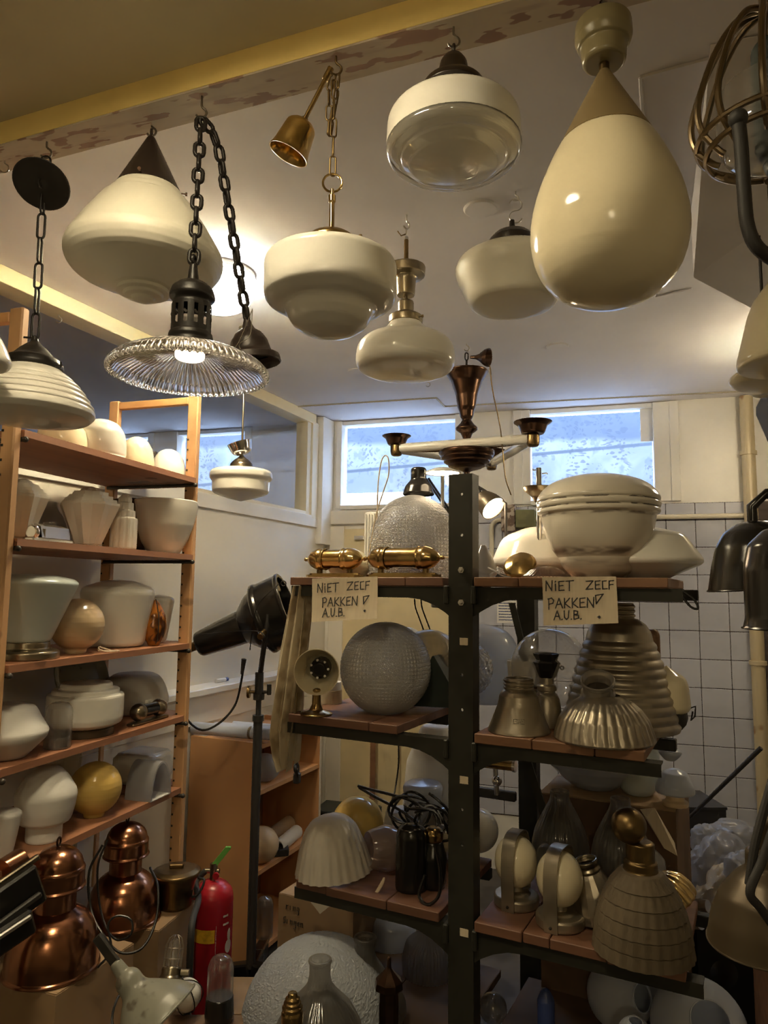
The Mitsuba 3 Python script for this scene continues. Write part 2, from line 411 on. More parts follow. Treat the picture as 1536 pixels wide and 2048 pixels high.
window(3, *nxt[0]); window(4, *nxt[1])
# light well behind the windows
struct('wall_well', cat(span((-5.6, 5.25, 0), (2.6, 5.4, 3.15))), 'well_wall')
struct('floor_well', span((-5.6, YB + .12, 1.5), (2.6, 5.25, 1.6)), 'well_ground')
lb = thing('strip_light', 'lit yellowish tube light low on the peeling wall seen through the left high window', 'strip light')
a, b = on_y(695, 1000, 5.22), on_y(850, 1000, 5.22)
part(lb, 'housing', span((a[0] - .04, 5.2, a[2] - .05), (b[0] + .04, 5.248, a[2] + .05), .006), 'white_plastic', False)
scene[_num(lb + '__tube')] = mikit.ply(rod(V(a[0], 5.165, a[2]), V(b[0], 5.165, a[2]), .028, 12), 'white_plastic', smooth=35, emitter={'type': 'area', 'radiance': rgb(1.9, 1.75, 0.95)})
for e in (a, b):
    part(lb, 'socket', span((e[0] - .012, 5.14, e[2] - .03), (e[0] + .012, 5.2, e[2] + .03), .004), 'white_plastic', False)

# glazed partition on the left, with its posts, sill rail and panelling below
def pp(t, z, off=0.0):                # point on the partition, t metres from the back wall towards the camera
    return PO - PDIR * t + PN * off + V(0, 0, z)
def pbox(t0, t1, z0, z1, o0, o1, bev=.002):
    c = pp((t0 + t1) / 2, (z0 + z1) / 2, (o0 + o1) / 2)
    return box(t1 - t0, o1 - o0, z1 - z0, c, bev, np.stack([-PDIR, PN * -1, V(0, 0, 1)], 1) if False else np.stack([PDIR, -PN, V(0, 0, 1)], 1))
def pt(px, py):
    q = on_plane(px, py, PO, PN); return np.dot(PO - q, PDIR), q[2]
t1, zs = pt(612, 1020)                # right end and foot of the glass
zs = 2.0
wl = struct('wall_partition', pbox(0, 7, 0, zs - .03, -.08, 0), 'paint_panel')
struct('trim_3', pbox(.13, 7, zs - .07, zs, -.09, .012), 'paint_white')
wp = struct('window_5', cat(pbox(t1 - .045, t1, zs, ZC - .05, -.08, .0), pbox(t1 - .12, t1 - .045, zs - .02, ZC - .05, -.08, .012), pbox(t1, 7, zs, zs + .02, -.08, 0), pbox(2.45, 2.52, zs, ZC - .05, -.08, 0)), 'paint_cream')
part(wp, 'pane', pbox(t1, 2.45, zs + .015, ZC - .05, -.041, -.0408, 0), 'pane', False)
part(wp, 'pane', pbox(2.52, 7, zs + .015, ZC - .05, -.041, -.0408, 0), 'pane', False)
struct('trim_4', pbox(.19, 7, ZC - .062, ZC - .001, -.09, .012), 'rail_cream')
struct('trim_5', pbox(.005, .15, zs - .17, ZC - .003, -.02, .04), 'paint_white')
# ledge and boxed panelling under the partition
zl = pt(470, 1355)[1]
struct('trim_6', cat(pbox(.3, 2.0, zl - .03, zl, 0, .12, .004)), 'paint_white')
struct('wall_panelling', cat(pbox(.3, 2.0, .02, zl - .03, 0, .075), pbox(.3, 2.0, zl - .16, zl - .03, .075, .085), pbox(.3, .4, .02, zl - .16, .075, .085), pbox(1.85, 2.0, .02, zl - .16, .075, .085)), 'paint_panel')

# ceiling: beam with the hooks, cover plates, shadow moulding, bulkhead
ZB = 2.57                             # underside of the beam
bA, bB = on_z(0, 291, ZB), on_z(1100, -22, ZB)
bd = (bB - bA) / np.linalg.norm(bB - bA)
bn = V(-bd[1], bd[0], 0)              # away from the camera
def beam(s0, s1, n0, n1, z0, z1):
    v = [bA + bd * s + bn * n + V(0, 0, z - ZB) for s in (s0, s1) for n in (n0, n1) for z in (z0, z1)]
    return hull(v)
fa_, fb_ = bA - bd * 3.5, bA + bd * ((XW - .002 - bA[0]) / bd[0])
fp = [fa_, fb_, V(fb_[0], -2.65, 0), V(fa_[0] - 1.0, -2.65, 0)]
fp = [V(min(q[0], XW - .002), q[1], 0) for q in fp]
struct('ceiling_front', hull([q * V(1, 1, 0) + V(0, 0, z) for q in fp for z in (ZC - .0012, ZC - .0002)]), 'paint_tan')
bmk = struct('trim_beam', beam(-1.2, 1.75, 0, .085, ZB + .004, ZC - .001), 'paint_yellow')
part(bmk, 'underside', beam(-1.2, 1.75, .001, .084, ZB, ZB + .004), 'beam_under', False)
for i, (px, py) in enumerate([(962, 417), (1115, 693), (716, 742)]):
    q = on_z(px, py, ZC)
    pl = struct('ceiling_cover_plate', mv(lathe(soft([(0, 0), (.045, 0), (.049, .003), (.05, .006)], .002)), q - V(0, 0, .006)), 'paint_ceiling', 35)
mp = [on_z(*p, ZC) for p in ((596, 812), (872, 795), (889, 812), (1495, 781))]
struct('trim_7', cat([tube([mp[i] - V(0, 0, .002), mp[i + 1] - V(0, 0, .002)], .006, 6) for i in range(3)]), 'paint_wall')
# boxed stair soffit sloping down away from the viewer, upper right, and the edges of a ceiling patch
zb = ZC - .20
lA, lB, lC = on_z(1403, 244, ZC - .004), on_z(1387, 555, zb), on_z(1506, 618, zb)
ext = lambda a, b, x: a + (b - a) * ((x - a[0]) / (b[0] - a[0]))
e1 = ext(lB, lC, XW - .001)
A2 = lA + (lA - lB) * .6; A2[2] = ZC - .003
low_ = [lA, A2, V(XW - .001, A2[1], ZC - .003), lB, lC, e1]
struct('ceiling_soffit', hull(low_ + [V(q[0], q[1], ZC - .002) for q in low_]), 'paint_ceiling')
gp = [on_z(*q, ZC) for q in ((1499, 94), (1281, 153), (1309, 593), (1384, 576))]
struct('trim_8', cat([tube([gp[i] - V(0, 0, .001), gp[i + 1] - V(0, 0, .001)], .005, 6) for i in range(3)]), 'paint_ceiling')
# pipes on the back wall
pv = on_y(1501, 1000, YB - .07)
struct('trim_pipe', cat(rod(V(pv[0], YB - .07, .3), V(pv[0], YB - .07, ZC - .02), .034, 20), [mv(lathe([(.034, -.012), (.042, -.01), (.042, .01), (.034, .012)]), (pv[0], YB - .07, z)) for z in (1.2, 2.3)]), 'cream_pipe', 35)
q0, q1, q2 = on_y(1490, 1031, YB - .03), on_y(1000, 1040, YB - .03), on_y(975, 1062, YB - .03)
struct('trim_pipe_small', tube([q0, V(q1[0], q1[1], q0[2])] + arc((q1[0], q1[1], q0[2] - .05), .05, math.pi / 2, math.pi, (1, 0, 0), (0, 0, 1), 8)[1:] + [V(q1[0] - .05, q1[1], 1.6)], .0135, 12), 'paint_cream', 35)

# lit bowl lamps on the ceiling: the one in the photograph and its fellows behind the viewer
def bowl(px, py, p=None, lab='', r=.15, k=1.0, flat=False):
    c = on_z(px, py, ZC) if p is None else V(*p)
    t = thing('ceiling_bowl_lamp', lab, 'ceiling lamp')
    part(t, 'base', mv(lathe([(0, 0), (r * .95, 0), (r * .98, -.02), (0, -.02)]), c), 'white_plastic')
    m = mv(lathe(soft([(r * .97, -.018), (r, -.04), (r * .95, -.08), (r * .72, -.118), (r * .35, -.136), (0, -.14)], .03), 40), c)
    if flat:
        m = mv(lathe(soft([(r * .97, -.018), (r * .97, -.022), (r * .9, -.026), (0, -.028)], .004), 40), c)
    scene[_num(t + '__diffuser')] = mikit.ply(m, 'white_plastic', smooth=35, emitter={'type': 'area', 'radiance': rgb(LAMP * k, LAMP * .83 * k, LAMP * .53 * k)})
bowl(0, 0, on_z(440, 546, ZC), 'round opal ceiling lamp glowing behind the cone pendant and the iron chain', .125, 1.7)
def globe_lamp(p, lab, r=.11, k=1.0):
    t = thing('globe_pendant_lamp', lab, 'pendant lamp')
    part(t, 'cord', rod(V(p[0], p[1], ZC), V(p[0], p[1], p[2] + r), .004, 8), 'white_plastic')
    scene[_num(t + '__globe')] = mikit.ply(sphere(r, p, 3), 'white_plastic', smooth=True, emitter={'type': 'area', 'radiance': rgb(LAMP * k, LAMP * .83 * k, LAMP * .53 * k)})
bowl(0, 0, (-.64, .60, ZC), 'lit round ceiling lamp above the viewer, before the yellow beam', .155, .92, True)
globe_lamp((.25, -2.0, 2.2), 'lit globe pendant hanging behind the viewer', .11, .7)
t = thing('added_wall_globe', 'added lit globe outside the right edge, unseen, brightening the tiled back wall', 'wall lamp')  # unseen lamp, added to brighten the tiled end of the back wall
part(t, 'bracket', tube([V(XW - .001, 3.2, 2.2), V(XW - .04, 3.2, 2.2), V(XW - .085, 3.2, 2.22), V(XW - .09, 3.2, 2.25)], .010, 10), 'brass')
scene[_num(t + '__globe')] = mikit.ply(sphere(.07, (XW - .09, 3.2, 2.315), 3), 'white_plastic', smooth=True, emitter={'type': 'area', 'radiance': rgb(LAMP * 1.2, LAMP * 1.0, LAMP * .66)})

# ================================================================ hanging lamps
def turned(x, y, prof, mt, parent=None, name=None, n=56, r=4.0, t=0.0, mod=None, smooth=40, make=True, dx=0.0):
    """Turned part on the upright axis (x, y): prof gives (radius, row) in image pixels on the axis."""
    k0 = mpp(x, y, zat(x, y, prof[0][1]))
    pts = [(p[0] * mpp(x, y, zat(x, y, p[1])), zat(x, y, p[1])) for p in prof]
    pts = soft(pts, r * k0) if r else [V(*p) for p in pts]
    if t: pts = shell(pts, t)
    m = mv(lathe(pts, n, mod), (x, y, 0))
    if not make: return m
    return part(parent, name, m, mt, smooth)
def ups(x, y, py, dx=0.0, dz=0.0):    # point on the upright axis at an image row
    return V(x + dx, y, zat(x, y, py) + dz)
def hook(parent, top, drop=.03, r=.0018, R=.011, mt='wire_dark', tw=0.3):
    r = r * 1.35
    """Screw hook from a ceiling point: shank, then an open bow; returns the point where a thing hangs."""
    c = V(*top) - V(0, 0, drop + R)
    ex = V(math.cos(tw), math.sin(tw), 0)
    path = [V(*top), V(*top) - V(0, 0, drop * .8)] + [c + ex * (-R * math.sin(a)) * -1 + V(0, 0, R * math.cos(a)) for a in np.linspace(0.3, 4.3, 14)]
    if parent is None: return path
    part(parent, 'hook', tube(path, r, 7), mt)
    return c - V(0, 0, R)
def S_hook(p, h, r, ex):              # S-shaped double hook hanging from p, h tall
    R = h / 4
    a = [p - V(0, 0, R) + R * (V(*ex) * math.cos(t) + V(0, 0, math.sin(t))) for t in np.linspace(2.9, -1.4, 12)]
    b = [p - V(0, 0, 3 * R) + R * (V(*ex) * -math.cos(t) + V(0, 0, -math.sin(t))) * V(1, 1, 1) for t in np.linspace(-1.4, 2.9, 12)]
    return tube(a + [p - V(0, 0, 2 * R) ] + b[::1], r, 7)
def link_mesh(L, Wd, r, n=8):         # one stadium-shaped chain link along z
    R = Wd / 2 - r; h = max(L / 2 - r - R, 0)
    pts = [(R * math.cos(t), 0, h + R * math.sin(t)) for t in np.linspace(0, math.pi, n)] + [(R * math.cos(t), 0, -h + R * math.sin(t)) for t in np.linspace(math.pi, 2 * math.pi, n)]
    return tube(pts, r, 7, closed=True)
def chain(parent, pts, L, Wd, r, mt, tw=0.4):
    """Chain links, each a part, along a polyline."""
    P = [V(*p) for p in pts]
    seg = [np.linalg.norm(b - a) for a, b in zip(P, P[1:])]
    tot = sum(seg); n = max(1, round(tot / (L - 2.2 * r)))
    shp = mikit.ply(link_mesh(tot / n + 2.2 * r, Wd, r), mt, smooth=True)
    for i in range(n):
        s = (i + .5) / n * tot
        for a, b, l in zip(P, P[1:], seg):
            if s <= l or b is P[-1]:
                break
            s -= l
        d = (b - a) / l
        A = zto(d, (math.cos(tw + 1.57 * (i % 2)), math.sin(tw + 1.57 * (i % 2)), 0.01))
        share(parent, 'chain_link', shp, mat4(a + d * s, A))
def beam_pt(px, py):
    q = on_z(px, py, ZB); return q
EXC = _R                               # image-right in the horizontal plane

# drum pendant with black cap and clear glass base
t = thing('pendant_lamp', 'opal drum pendant with black cap and clear glass rim, left of the teardrop pendant', 'pendant lamp')
q = beam_pt(907, 54); X, Y = q[0], q[1]
hook(t, q + V(0, 0, .004), .022, .0016, .011)
part(t, 'hanging_ring', ring(ups(X, Y, 103), .0105, .0028, EXC), 'bakelite')
turned(X, Y, [(0, 108), (9, 109), (18, 113), (27, 126), (31, 148), (33, 158), (50, 164), (62, 174), (66, 188), (58, 190), (58, 206), (50, 206)], 'bakelite', t, 'cap', r=5)
turned(X, Y, [(52, 210), (94, 226), (122, 234), (132, 246), (134.5, 290), (134.5, 297)], 'opal', t, 'shade', r=9)
turned(X, Y, [(134.5, 295), (135, 304), (128, 314), (112, 317), (106, 316), (104, 320), (88, 331), (50, 338), (0, 341)], 'dirty_glass', t, 'clear_base', r=5)
turned(X, Y, [(132, 296), (122, 303), (104, 308), (60, 318), (0, 322)], 'opal', t, 'inner_base', r=8)

# teardrop pendant
t = thing('pendant_lamp', 'large glossy teardrop opal pendant with brown cone and cream ceramic rose at upper right', 'pendant lamp')
q = beam_pt(1205, -4); X, Y = q[0], q[1]
hook(t, V(X, Y, ZB + .004), .012, .0018, .010)
chain(t, [ups(X, Y, 2), ups(X, Y, 34)], .020, .012, .0018, 'copper_dark')
turned(X, Y, [(0, 30), (20, 31), (40, 38), (54, 48), (56, 78), (50, 92), (45, 94), (44, 104), (43, 122), (38, 128), (0, 128)], 'ceramic_tan', t, 'ceiling_rose', r=5)
turned(X, Y, [(0, 124), (10, 124), (10, 148), (0, 148)], 'brass_dull', t, 'stem', r=0)
turned(X, Y, [(10, 142), (30, 178), (91, 288), (84, 288)], 'cone_brown', t, 'cone', r=2)
X2, Y2 = X, Y
turned(X, Y, [(84, 284), (92, 290), (106, 314), (121, 345), (136, 380), (147, 416), (153, 452), (153, 482), (147, 514), (135, 544), (113, 572), (82, 593), (45, 605), (0, 609)], 'opal_cream', t, 'shade', r=30, n=72)

# cone pendant with frosted opal double cone
t = thing('pendant_lamp', 'matte opal double-cone pendant with dark cone top before the lit ceiling lamp', 'pendant lamp')
q = beam_pt(297, 241); X, Y = q[0] - .004, q[1] + .018
hook(t, V(X, Y, ZB + .004), .008, .0018, .010)
con = turned(X, Y, [(0, 258), (3, 258), (3, 274), (7, 275), (64, 384), (58, 384)], 'bronze_dark', t, 'cone', r=2)
turned(X, Y, [(58, 380), (65, 385), (70, 396), (76, 399), (83, 410), (90, 414), (119, 456), (143, 494), (149, 504), (152, 514), (152, 522), (149, 532), (142, 542), (134, 548), (60, 579), (50, 580), (51, 587), (38, 588), (37, 594), (23, 595), (20, 601), (8, 605), (0, 606)], 'opal_frost', t, 'shade', r=2, n=72, smooth=28)
for a in (2.9, 0.2, 4.8):
    k = mpp(X, Y, zat(X, Y, 360)); d = EXC * math.cos(a) + _H * math.sin(a); b = ups(X, Y, 380) + d * 60 * k
    part(con, 'thumbscrew', cat(rod(b - d * .006, b + d * .014, .0016, 8), rod(b + d * .012, b + d * .016, .004, 10)), 'copper_dark')

# prism-glass pendant on a heavy iron chain
t = thing('pendant_lamp', 'ribbed clear prism-glass pendant with pierced dark gallery hanging on a heavy iron chain', 'pendant lamp')
q = beam_pt(404, 193); X, Y = q[0], q[1]
hook(t, V(X, Y, ZB + .004), .03, .0018, .011)
x0, y0 = X + .023, Y - .040
cm = mpp(X, Y, 2.3)
chain(t, [ups(X, Y, 236), ups(x0, y0, 528)], 40 * cm, 26 * cm, 4.3 * cm, 'iron_black', .5)
part(t, 'top_ring', ring(ups(x0, y0, 521), 9 * cm, 3.4 * cm, EXC, 20), 'iron_black')
X, Y = x0, y0
turned(X, Y, [(0, 522), (6, 522), (8, 535), (11, 558), (12, 566), (0, 566)], 'iron_black', t, 'stem', r=2)
turned(X, Y, [(12, 562), (26, 567), (40, 578), (44, 590), (45, 597), (40, 602), (36, 606), (37, 612)], 'iron_black', t, 'gallery_dome', r=4)
# pierced sleeve: strips between the openings
k = mpp(X, Y, zat(X, Y, 640))
za, zb_ = zat(X, Y, 612), zat(X, Y, 668)
N = 12; strips = []
for i in range(N):
    a = i * 2 * math.pi / N
    for aa, wd, z0, z1 in ((a, .16, za, zb_), (a + math.pi / N, .2, za, za - .006), (a + math.pi / N, .2, zb_ + .012, zb_)):
        th = np.linspace(aa - wd, aa + wd, 5)
        ro, ri = 39 * k, 37.5 * k
        v = [(r * math.cos(u), r * math.sin(u), z) for u in th for z in (z0, z1) for r in (ri, ro)]
        strips += [hull(v[j * 4:j * 4 + 8]) for j in range(4)]
    strips.append(mv(box(.003, 6 * k, .010, bev=.001), (38.5 * k * math.cos(a + math.pi / N), 38.5 * k * math.sin(a + math.pi / N), (za + zb_) / 2 + .004), rz(a + math.pi / N) @ rx(.78)))
part(t, 'pierced_sleeve', mv(cat(strips), (X, Y, 0)), 'iron_black', False)
turned(X, Y, [(37, 664), (42, 668), (44, 676), (42, 682), (44, 690), (42, 700), (38, 700)], 'iron_black', t, 'collar', r=2)
turned(X, Y, [(34, 640), (22, 640), (20, 690), (0, 700)], 'white_plastic', t, 'lampholder', r=2)
bm = turned(X, Y, [(0, 696), (24, 698), (30, 708), (28, 718), (0, 724)], None, r=4, make=False)
scene[_num(t + '__bulb')] = mikit.ply(bm, 'opal', smooth=35, emitter={'type': 'area', 'radiance': rgb(7, 5.2, 3.1)})
rib = lambda rr, zz, a, f: (rr * (1 + 0.012 * np.cos(72 * a) * min(1, f * 2)), zz + 0.0022 * np.cos(72 * a) * min(1, f * 2))
psh = turned(X, Y, [(43, 690), (62, 695), (112, 712), (143, 727), (156, 741), (158, 748), (155, 752), (150, 747), (140, 733), (110, 718), (60, 702), (42, 696), (43, 690)], 'ribbed_glass', t, 'prism_shade', n=432, r=3, mod=rib, smooth=True)
kr = mpp(X, Y, zat(X, Y, 750)); zr = zat(X, Y, 749)
bead = mikit.ply(trimesh.creation.icosphere(1, 3.2 * kr), 'ribbed_glass', smooth=True)
for i in range(72):
    a = i * 2 * math.pi / 72
    share(psh, 'rim_bead', bead, mat4((X + 156 * kr * math.cos(a), Y + 156 * kr * math.sin(a), zr)))
# its second chain with the bell-shaped rose tied up on it
r0 = ups(*beam_pt(404, 193)[:2], 238)
r1 = at(438, 300, 1.50); r2 = at(494, 640, 1.545)
chain(t, [r0, at(424, 262, 1.49), r1, r2], 38 * cm, 25 * cm, 4.2 * cm, 'iron_black', .9)
bx_, by_ = r2[0], r2[1]
A = zto(ray(494, 640) * 0 + V(-.10, -.10, 1))
kb = mpp(*r2)
bellm = lathe(soft([(0, 2), (6, 2), (9, -8), (13, -18), (27, -28), (36, -42), (41, -62), (44, -68), (57, -74), (59, -88), (56, -90), (53, -78), (40, -72)], 3), 48)
bellm.apply_scale(kb)
part(t, 'ceiling_rose', mv(bellm, r2, A), 'bronze_dark')
part(t, 'wire', tube(curve([at(505, 618, 1.53), at(488, 660, 1.50), at(470, 695, 1.49), at(440, 712, 1.50), at(425, 716, 1.51)]), .0008, 5), 'wire_steel')
part(t, 'wire', tube(curve([at(505, 620, 1.53), at(500, 670, 1.49), at(478, 690, 1.49), at(495, 715, 1.49), at(498, 726, 1.50)]), .0008, 5), 'wire_steel')

# stepped opal pendant with brass fittings
t = thing('pendant_lamp', 'stepped opal dome pendant on brass rod and chain, brass cup tied beside its hook', 'pendant lamp')
q = beam_pt(672, 113); X, Y = q[0], q[1]
hp = hook(t, V(X, Y, ZB + .004), .02, .0018, .011, 'brass_dull')
X -= .002
kd = mpp(X, Y, 2.35)
chain(t, [ups(X, Y, 160), ups(X, Y, 352)], 44 * kd, 15 * kd, 1.9 * kd, 'brass_dull', .5)
chain(t, [ups(X, Y, 150, -.002), ups(X, Y, 180, -.011), ups(X, Y, 270, -.009)], 40 * kd, 15 * kd, 1.9 * kd, 'brass_dull', .2)
chain(t, [ups(X, Y, 270, -.009), ups(X, Y, 190, .004), ups(X, Y, 150, .006)], 40 * kd, 15 * kd, 1.9 * kd, 'brass_dull', 1.2)
part(t, 'ring', ring(ups(X, Y, 366), 19 * kd, 2.4 * kd, _H), 'brass')
turned(X, Y, [(0, 378), (3.5, 378), (3.5, 390), (7, 391), (7, 404), (5, 406), (5, 462), (0, 462)], 'brass', t, 'rod', r=1)
gal = turned(X, Y, [(6, 462), (24, 466), (42, 474), (54, 484), (54, 494), (48, 494)], 'brass', t, 'gallery', r=4)
for a in (-.3, 3.3, 1.6):
    d = EXC * math.cos(a) + _H * math.sin(a); b = ups(X, Y, 481) + d * 50 * kd
    part(gal, 'thumbscrew', cat(rod(b - d * .005, b + d * .010, .0016, 8), rod(b + d * .009, b + d * .013, .0038, 10)), 'brass_dull')
turned(X, Y, [(46, 492), (60, 500), (100, 518), (126, 524), (132, 534), (132.5, 588), (129, 602), (108, 614), (94, 618), (87, 624), (84, 634), (74, 650), (52, 664), (28, 671), (0, 673)], 'opal', t, 'shade', r=6, n=72, smooth=25)
c0, c1 = at(660, 140, 1.37), at(606, 245, 1.37)
dcc = (c1 - c0) / np.linalg.norm(c1 - c0)
part(t, 'cup_rod', cat(rod(c0, c1, .0042, 12), rod(c0 - dcc * .004, c0 + dcc * .022, .0062, 12), rod(c1 - dcc * .010, c1 + dcc * .004, .0062, 12)), 'brass')
cup = lathe(soft([(0, 0), (20, 0), (31, 10), (38, 60), (42, 74), (40, 74), (35, 60), (28, 13), (0, 6)], 5), 48)
cup.apply_scale(kd)
part(t, 'ceiling_cup', mv(cup, c1 - dcc * .002, zto(dcc + V(0, 0, -.1))), 'brass_bright')

# small ribbed opal pendant, far left
t = thing('pendant_lamp', 'ribbed opal pendant with black cap on a long-link chain at the left edge', 'pendant lamp')
q = beam_pt(94, 284); X, Y = q[0], q[1]
hook(t, V(X, Y, ZB + .004), .02, .0018, .012)
ka = mpp(X, Y, 2.3)
part(t, 'hanging_ring', ring(ups(X, Y, 322), 10 * ka, 2.2 * ka, _H), 'iron_black')
x1 = X + .003
chain(t, [ups(X, Y, 330, -.002), ups(x1, Y, 678)], 56 * ka, 19 * ka, 2.4 * ka, 'iron_black', .3)
dn = V(*(-_H * .55 + V(.1, 0, -.85)))
dm = lathe(soft([(0, 6), (10, 6), (12, 2), (50, -1), (54, -4), (52, -6), (12, -3), (0, -4)], 2), 48); dm.apply_scale(ka)
part(t, 'ceiling_rose', mv(dm, ups(X, Y, 379, .008) - _H * .022, zto(-dn)), 'iron_black')
part(t, 'rose_eye', ring(ups(X, Y, 384, .008) - _H * .030, 8 * ka, 2 * ka, EXC), 'iron_black')
X = x1
gal = turned(X, Y, [(0, 672), (5, 672), (8, 684), (24, 697), (40, 714), (52, 720), (58, 732), (56, 740), (48, 740)], 'iron_black', t, 'gallery', r=4)
part(gal, 'thumbscrew', rod(ups(X, Y, 676), ups(X, Y, 672, -.03), .0022, 8), 'iron_black')
d = EXC * .9 - _H * .3; b = ups(X, Y, 737) + d * 58 * ka
part(gal, 'thumbscrew', cat(rod(b, b + d * .02, .002, 8), rod(b + d * .016 - V(0, 0, .006), b + d * .016 + V(0, 0, .008), .002, 8)), 'iron_black')
prof = [(50, 736), (60, 744)]
for i, (r_, p_) in enumerate([(74, 753), (86, 764), (96, 776), (105, 789), (113, 802)]):
    prof += [(r_, p_), (r_ + 6, p_ + 6), (r_ + 6, p_ + 9), (r_ + 4, p_ + 10)]
prof += [(122, 818), (122, 826), (112, 836), (60, 845), (0, 848)]
turned(X, Y, prof, 'opal', t, 'shade', r=2, n=72, smooth=50)

# opal globe cut by the left edge of the picture
t = thing('pendant_lamp', 'opal bell shade just entering the picture at the left edge beside the ribbed pendant', 'pendant lamp')
q = at(-56, 700, 1.36); X, Y = q[0], q[1]
turned(X, Y, [(20, 640), (40, 655), (62, 690), (74, 720), (68, 730), (0, 734)], 'opal', t, 'shade', r=12)
turned(X, Y, [(0, 612), (12, 614), (24, 630), (26, 644), (20, 644)], 'iron_black', t, 'gallery', r=3)
chain(t, [V(X, Y, ZB + .03), ups(X, Y, 612)], .036, .013, .0018, 'iron_black')

# flat opal shade tapering to the ceiling side
t = thing('pendant_lamp', 'satin opal pendant on an S-hook, partly behind the teardrop pendant', 'pendant lamp')
q = on_z(1031, 383, ZC); X, Y = q[0], q[1]
kg = mpp(X, Y, 2.5)
hook(t, V(X, Y, ZC), .012, .0018, .008, 'zinc')
part(t, 's_hook', S_hook(ups(X, Y, 398), ups(X, Y, 398)[2] - ups(X, Y, 446)[2], .0019, EXC), 'zinc')
X -= .010
turned(X, Y, [(0, 440), (5, 440), (6, 456), (14, 459), (22, 463), (36, 470), (47, 482), (46, 496), (40, 496)], 'bakelite', t, 'cap', r=3)
turned(X, Y, [(40, 494), (50, 498), (92, 516), (109, 526), (114, 540), (110, 557), (89, 602), (82, 610), (62, 615), (0, 618)], 'opal_frost', t, 'shade', r=5, n=72, smooth=22)

# saucer pendant with brushed fittings
t = thing('pendant_lamp', 'wide low opal pendant with grey brass fittings above the chandelier', 'pendant lamp')
q = on_z(813, 430, ZC); X, Y = q[0], q[1]
kh = mpp(X, Y, 2.4)
hk = hook(t, V(X, Y, ZC), .02, .002, .011, 'zinc', .9)
part(t, 'shackle', cat(ring(ups(X, Y, 465), .008, .0022, EXC), rod(ups(X, Y, 474), ups(X, Y, 486), .006, 10)), 'zinc')
part(t, 'wire_end', tube([ups(X, Y, 468, -.002), ups(X, Y, 470, -.016), ups(X, Y, 460, -.026)], .0018, 6), 'brass_dull')
turned(X, Y, [(0, 480), (4.5, 480), (4.5, 545), (0, 545)], 'brass_dull', t, 'rod', r=0)
turned(X, Y, [(0, 534), (38, 534), (39, 536), (38, 552), (22, 555), (20, 560), (18, 590), (17, 592), (0, 592)], 'brass_grey', t, 'ceiling_cup', r=2)
turned(X, Y, [(0, 590), (4, 590), (4, 602), (15, 603), (16, 606), (16, 626), (24, 628), (34, 634), (34, 648), (28, 648)], 'brass_grey', t, 'gallery', r=2)
turned(X, Y, [(30, 644), (34, 650), (42, 660), (60, 671), (84, 681), (96, 694), (99, 712), (99, 728), (94, 738), (82, 744), (40, 749), (0, 750)], 'opal', t, 'shade', r=8, n=72)
d = EXC * .75 - _H * .5
part(t, 'thumbscrew', cat(rod(ups(X, Y, 640) + d * 34 * kh, ups(X, Y, 640) + d * .062, .0018, 8), rod(ups(X, Y, 640) + d * .060, ups(X, Y, 640) + d * .064, .004, 10)), 'brass_dull')

# opal pendant with a chrome cup in front of the glazed partition
t = thing('pendant_lamp', 'small two-band opal pendant with chrome cup hanging in front of the glazed partition', 'pendant lamp')
q = at(484, 900, 2.9); X, Y = q[0], q[1]
part(t, 'rod', rod(V(X, Y, ZC), ups(X, Y, 915), .0045, 10), 'brass_grey')
part(t, 'ceiling_plate', mv(lathe([(.03, 0), (.03, -.01), (0, -.014)]), (X, Y, ZC)), 'brass_grey')
kj = mpp(X, Y, 2.0)
m = lathe(soft([(0, -8), (10, -8), (20, -2), (24, 14), (25, 18), (23, 18), (18, 2), (0, -4)], 4), 40); m.apply_scale(kj)
part(t, 'cup', mv(m, ups(X, Y, 902), zto(-EXC * .32 + V(0, 0, 1) - _H * .1)), 'chrome')
turned(X, Y, [(3, 910), (6, 914), (14, 920), (22, 928), (24, 940), (20, 941)], 'brass_grey', t, 'gallery', r=2)
turned(X, Y, [(22, 936), (40, 938), (58, 942), (62, 947), (62, 957), (57, 963), (56, 984), (52, 988), (25, 997), (0, 1003)], 'opal', t, 'shade', r=3, n=56)

# three-armed chandelier
t = thing('chandelier', 'three-cup chandelier of copper dishes and cream tubes above the steel rack', 'chandelier')
q = on_z(933, 688, ZC); X, Y = q[0], q[1]
hook(t, V(X, Y, ZC), .008, .002, .012, 'wire_steel')
ki = mpp(X, Y, 2.3)
chain(t, [ups(X, Y, 706), ups(X, Y, 748)], 20 * ki, 9 * ki, 1.4 * ki, 'iron_black')
turned(X, Y, [(38, 742), (43, 743), (42, 746), (31, 764), (22, 790), (18, 815), (16, 820), (15, 822), (13, 834), (9, 840), (10, 842), (13, 847), (22, 856), (22, 860), (12, 867), (9, 874), (6, 880), (0, 880)], 'copper_dark', t, 'stem', r=2, n=48)
turned(X, Y, [(54, 902), (56, 904), (55, 910), (52, 914), (52, 917), (46, 922), (46, 925), (38, 930), (37, 933), (26, 938), (14, 941), (6, 944), (6, 952), (0, 954)], 'copper_dark', t, 'dish', r=2, n=56)
part(t, 'rod', rod(ups(X, Y, 876), ups(X, Y, 912), .008, 12), 'copper_dark')
turned(X, Y, [(0, 896), (50, 902), (54, 904)], 'copper_dark', t, 'dish_lid', r=0)
cA, cB = at(793, 893, mpp(X, Y, 2.3) * FPX + .10), at(1066, 882, mpp(X, Y, 2.3) * FPX - .14)
zc_ = (cA[2] + cB[2]) / 2
cA[2] = cB[2] = zc_
mid = (cA + cB) / 2; dd = (cB - cA); per = V(-dd[1], dd[0], 0) * .82
cC = mid + per; cC[2] = zc_
vs = [cA, cB, cC]
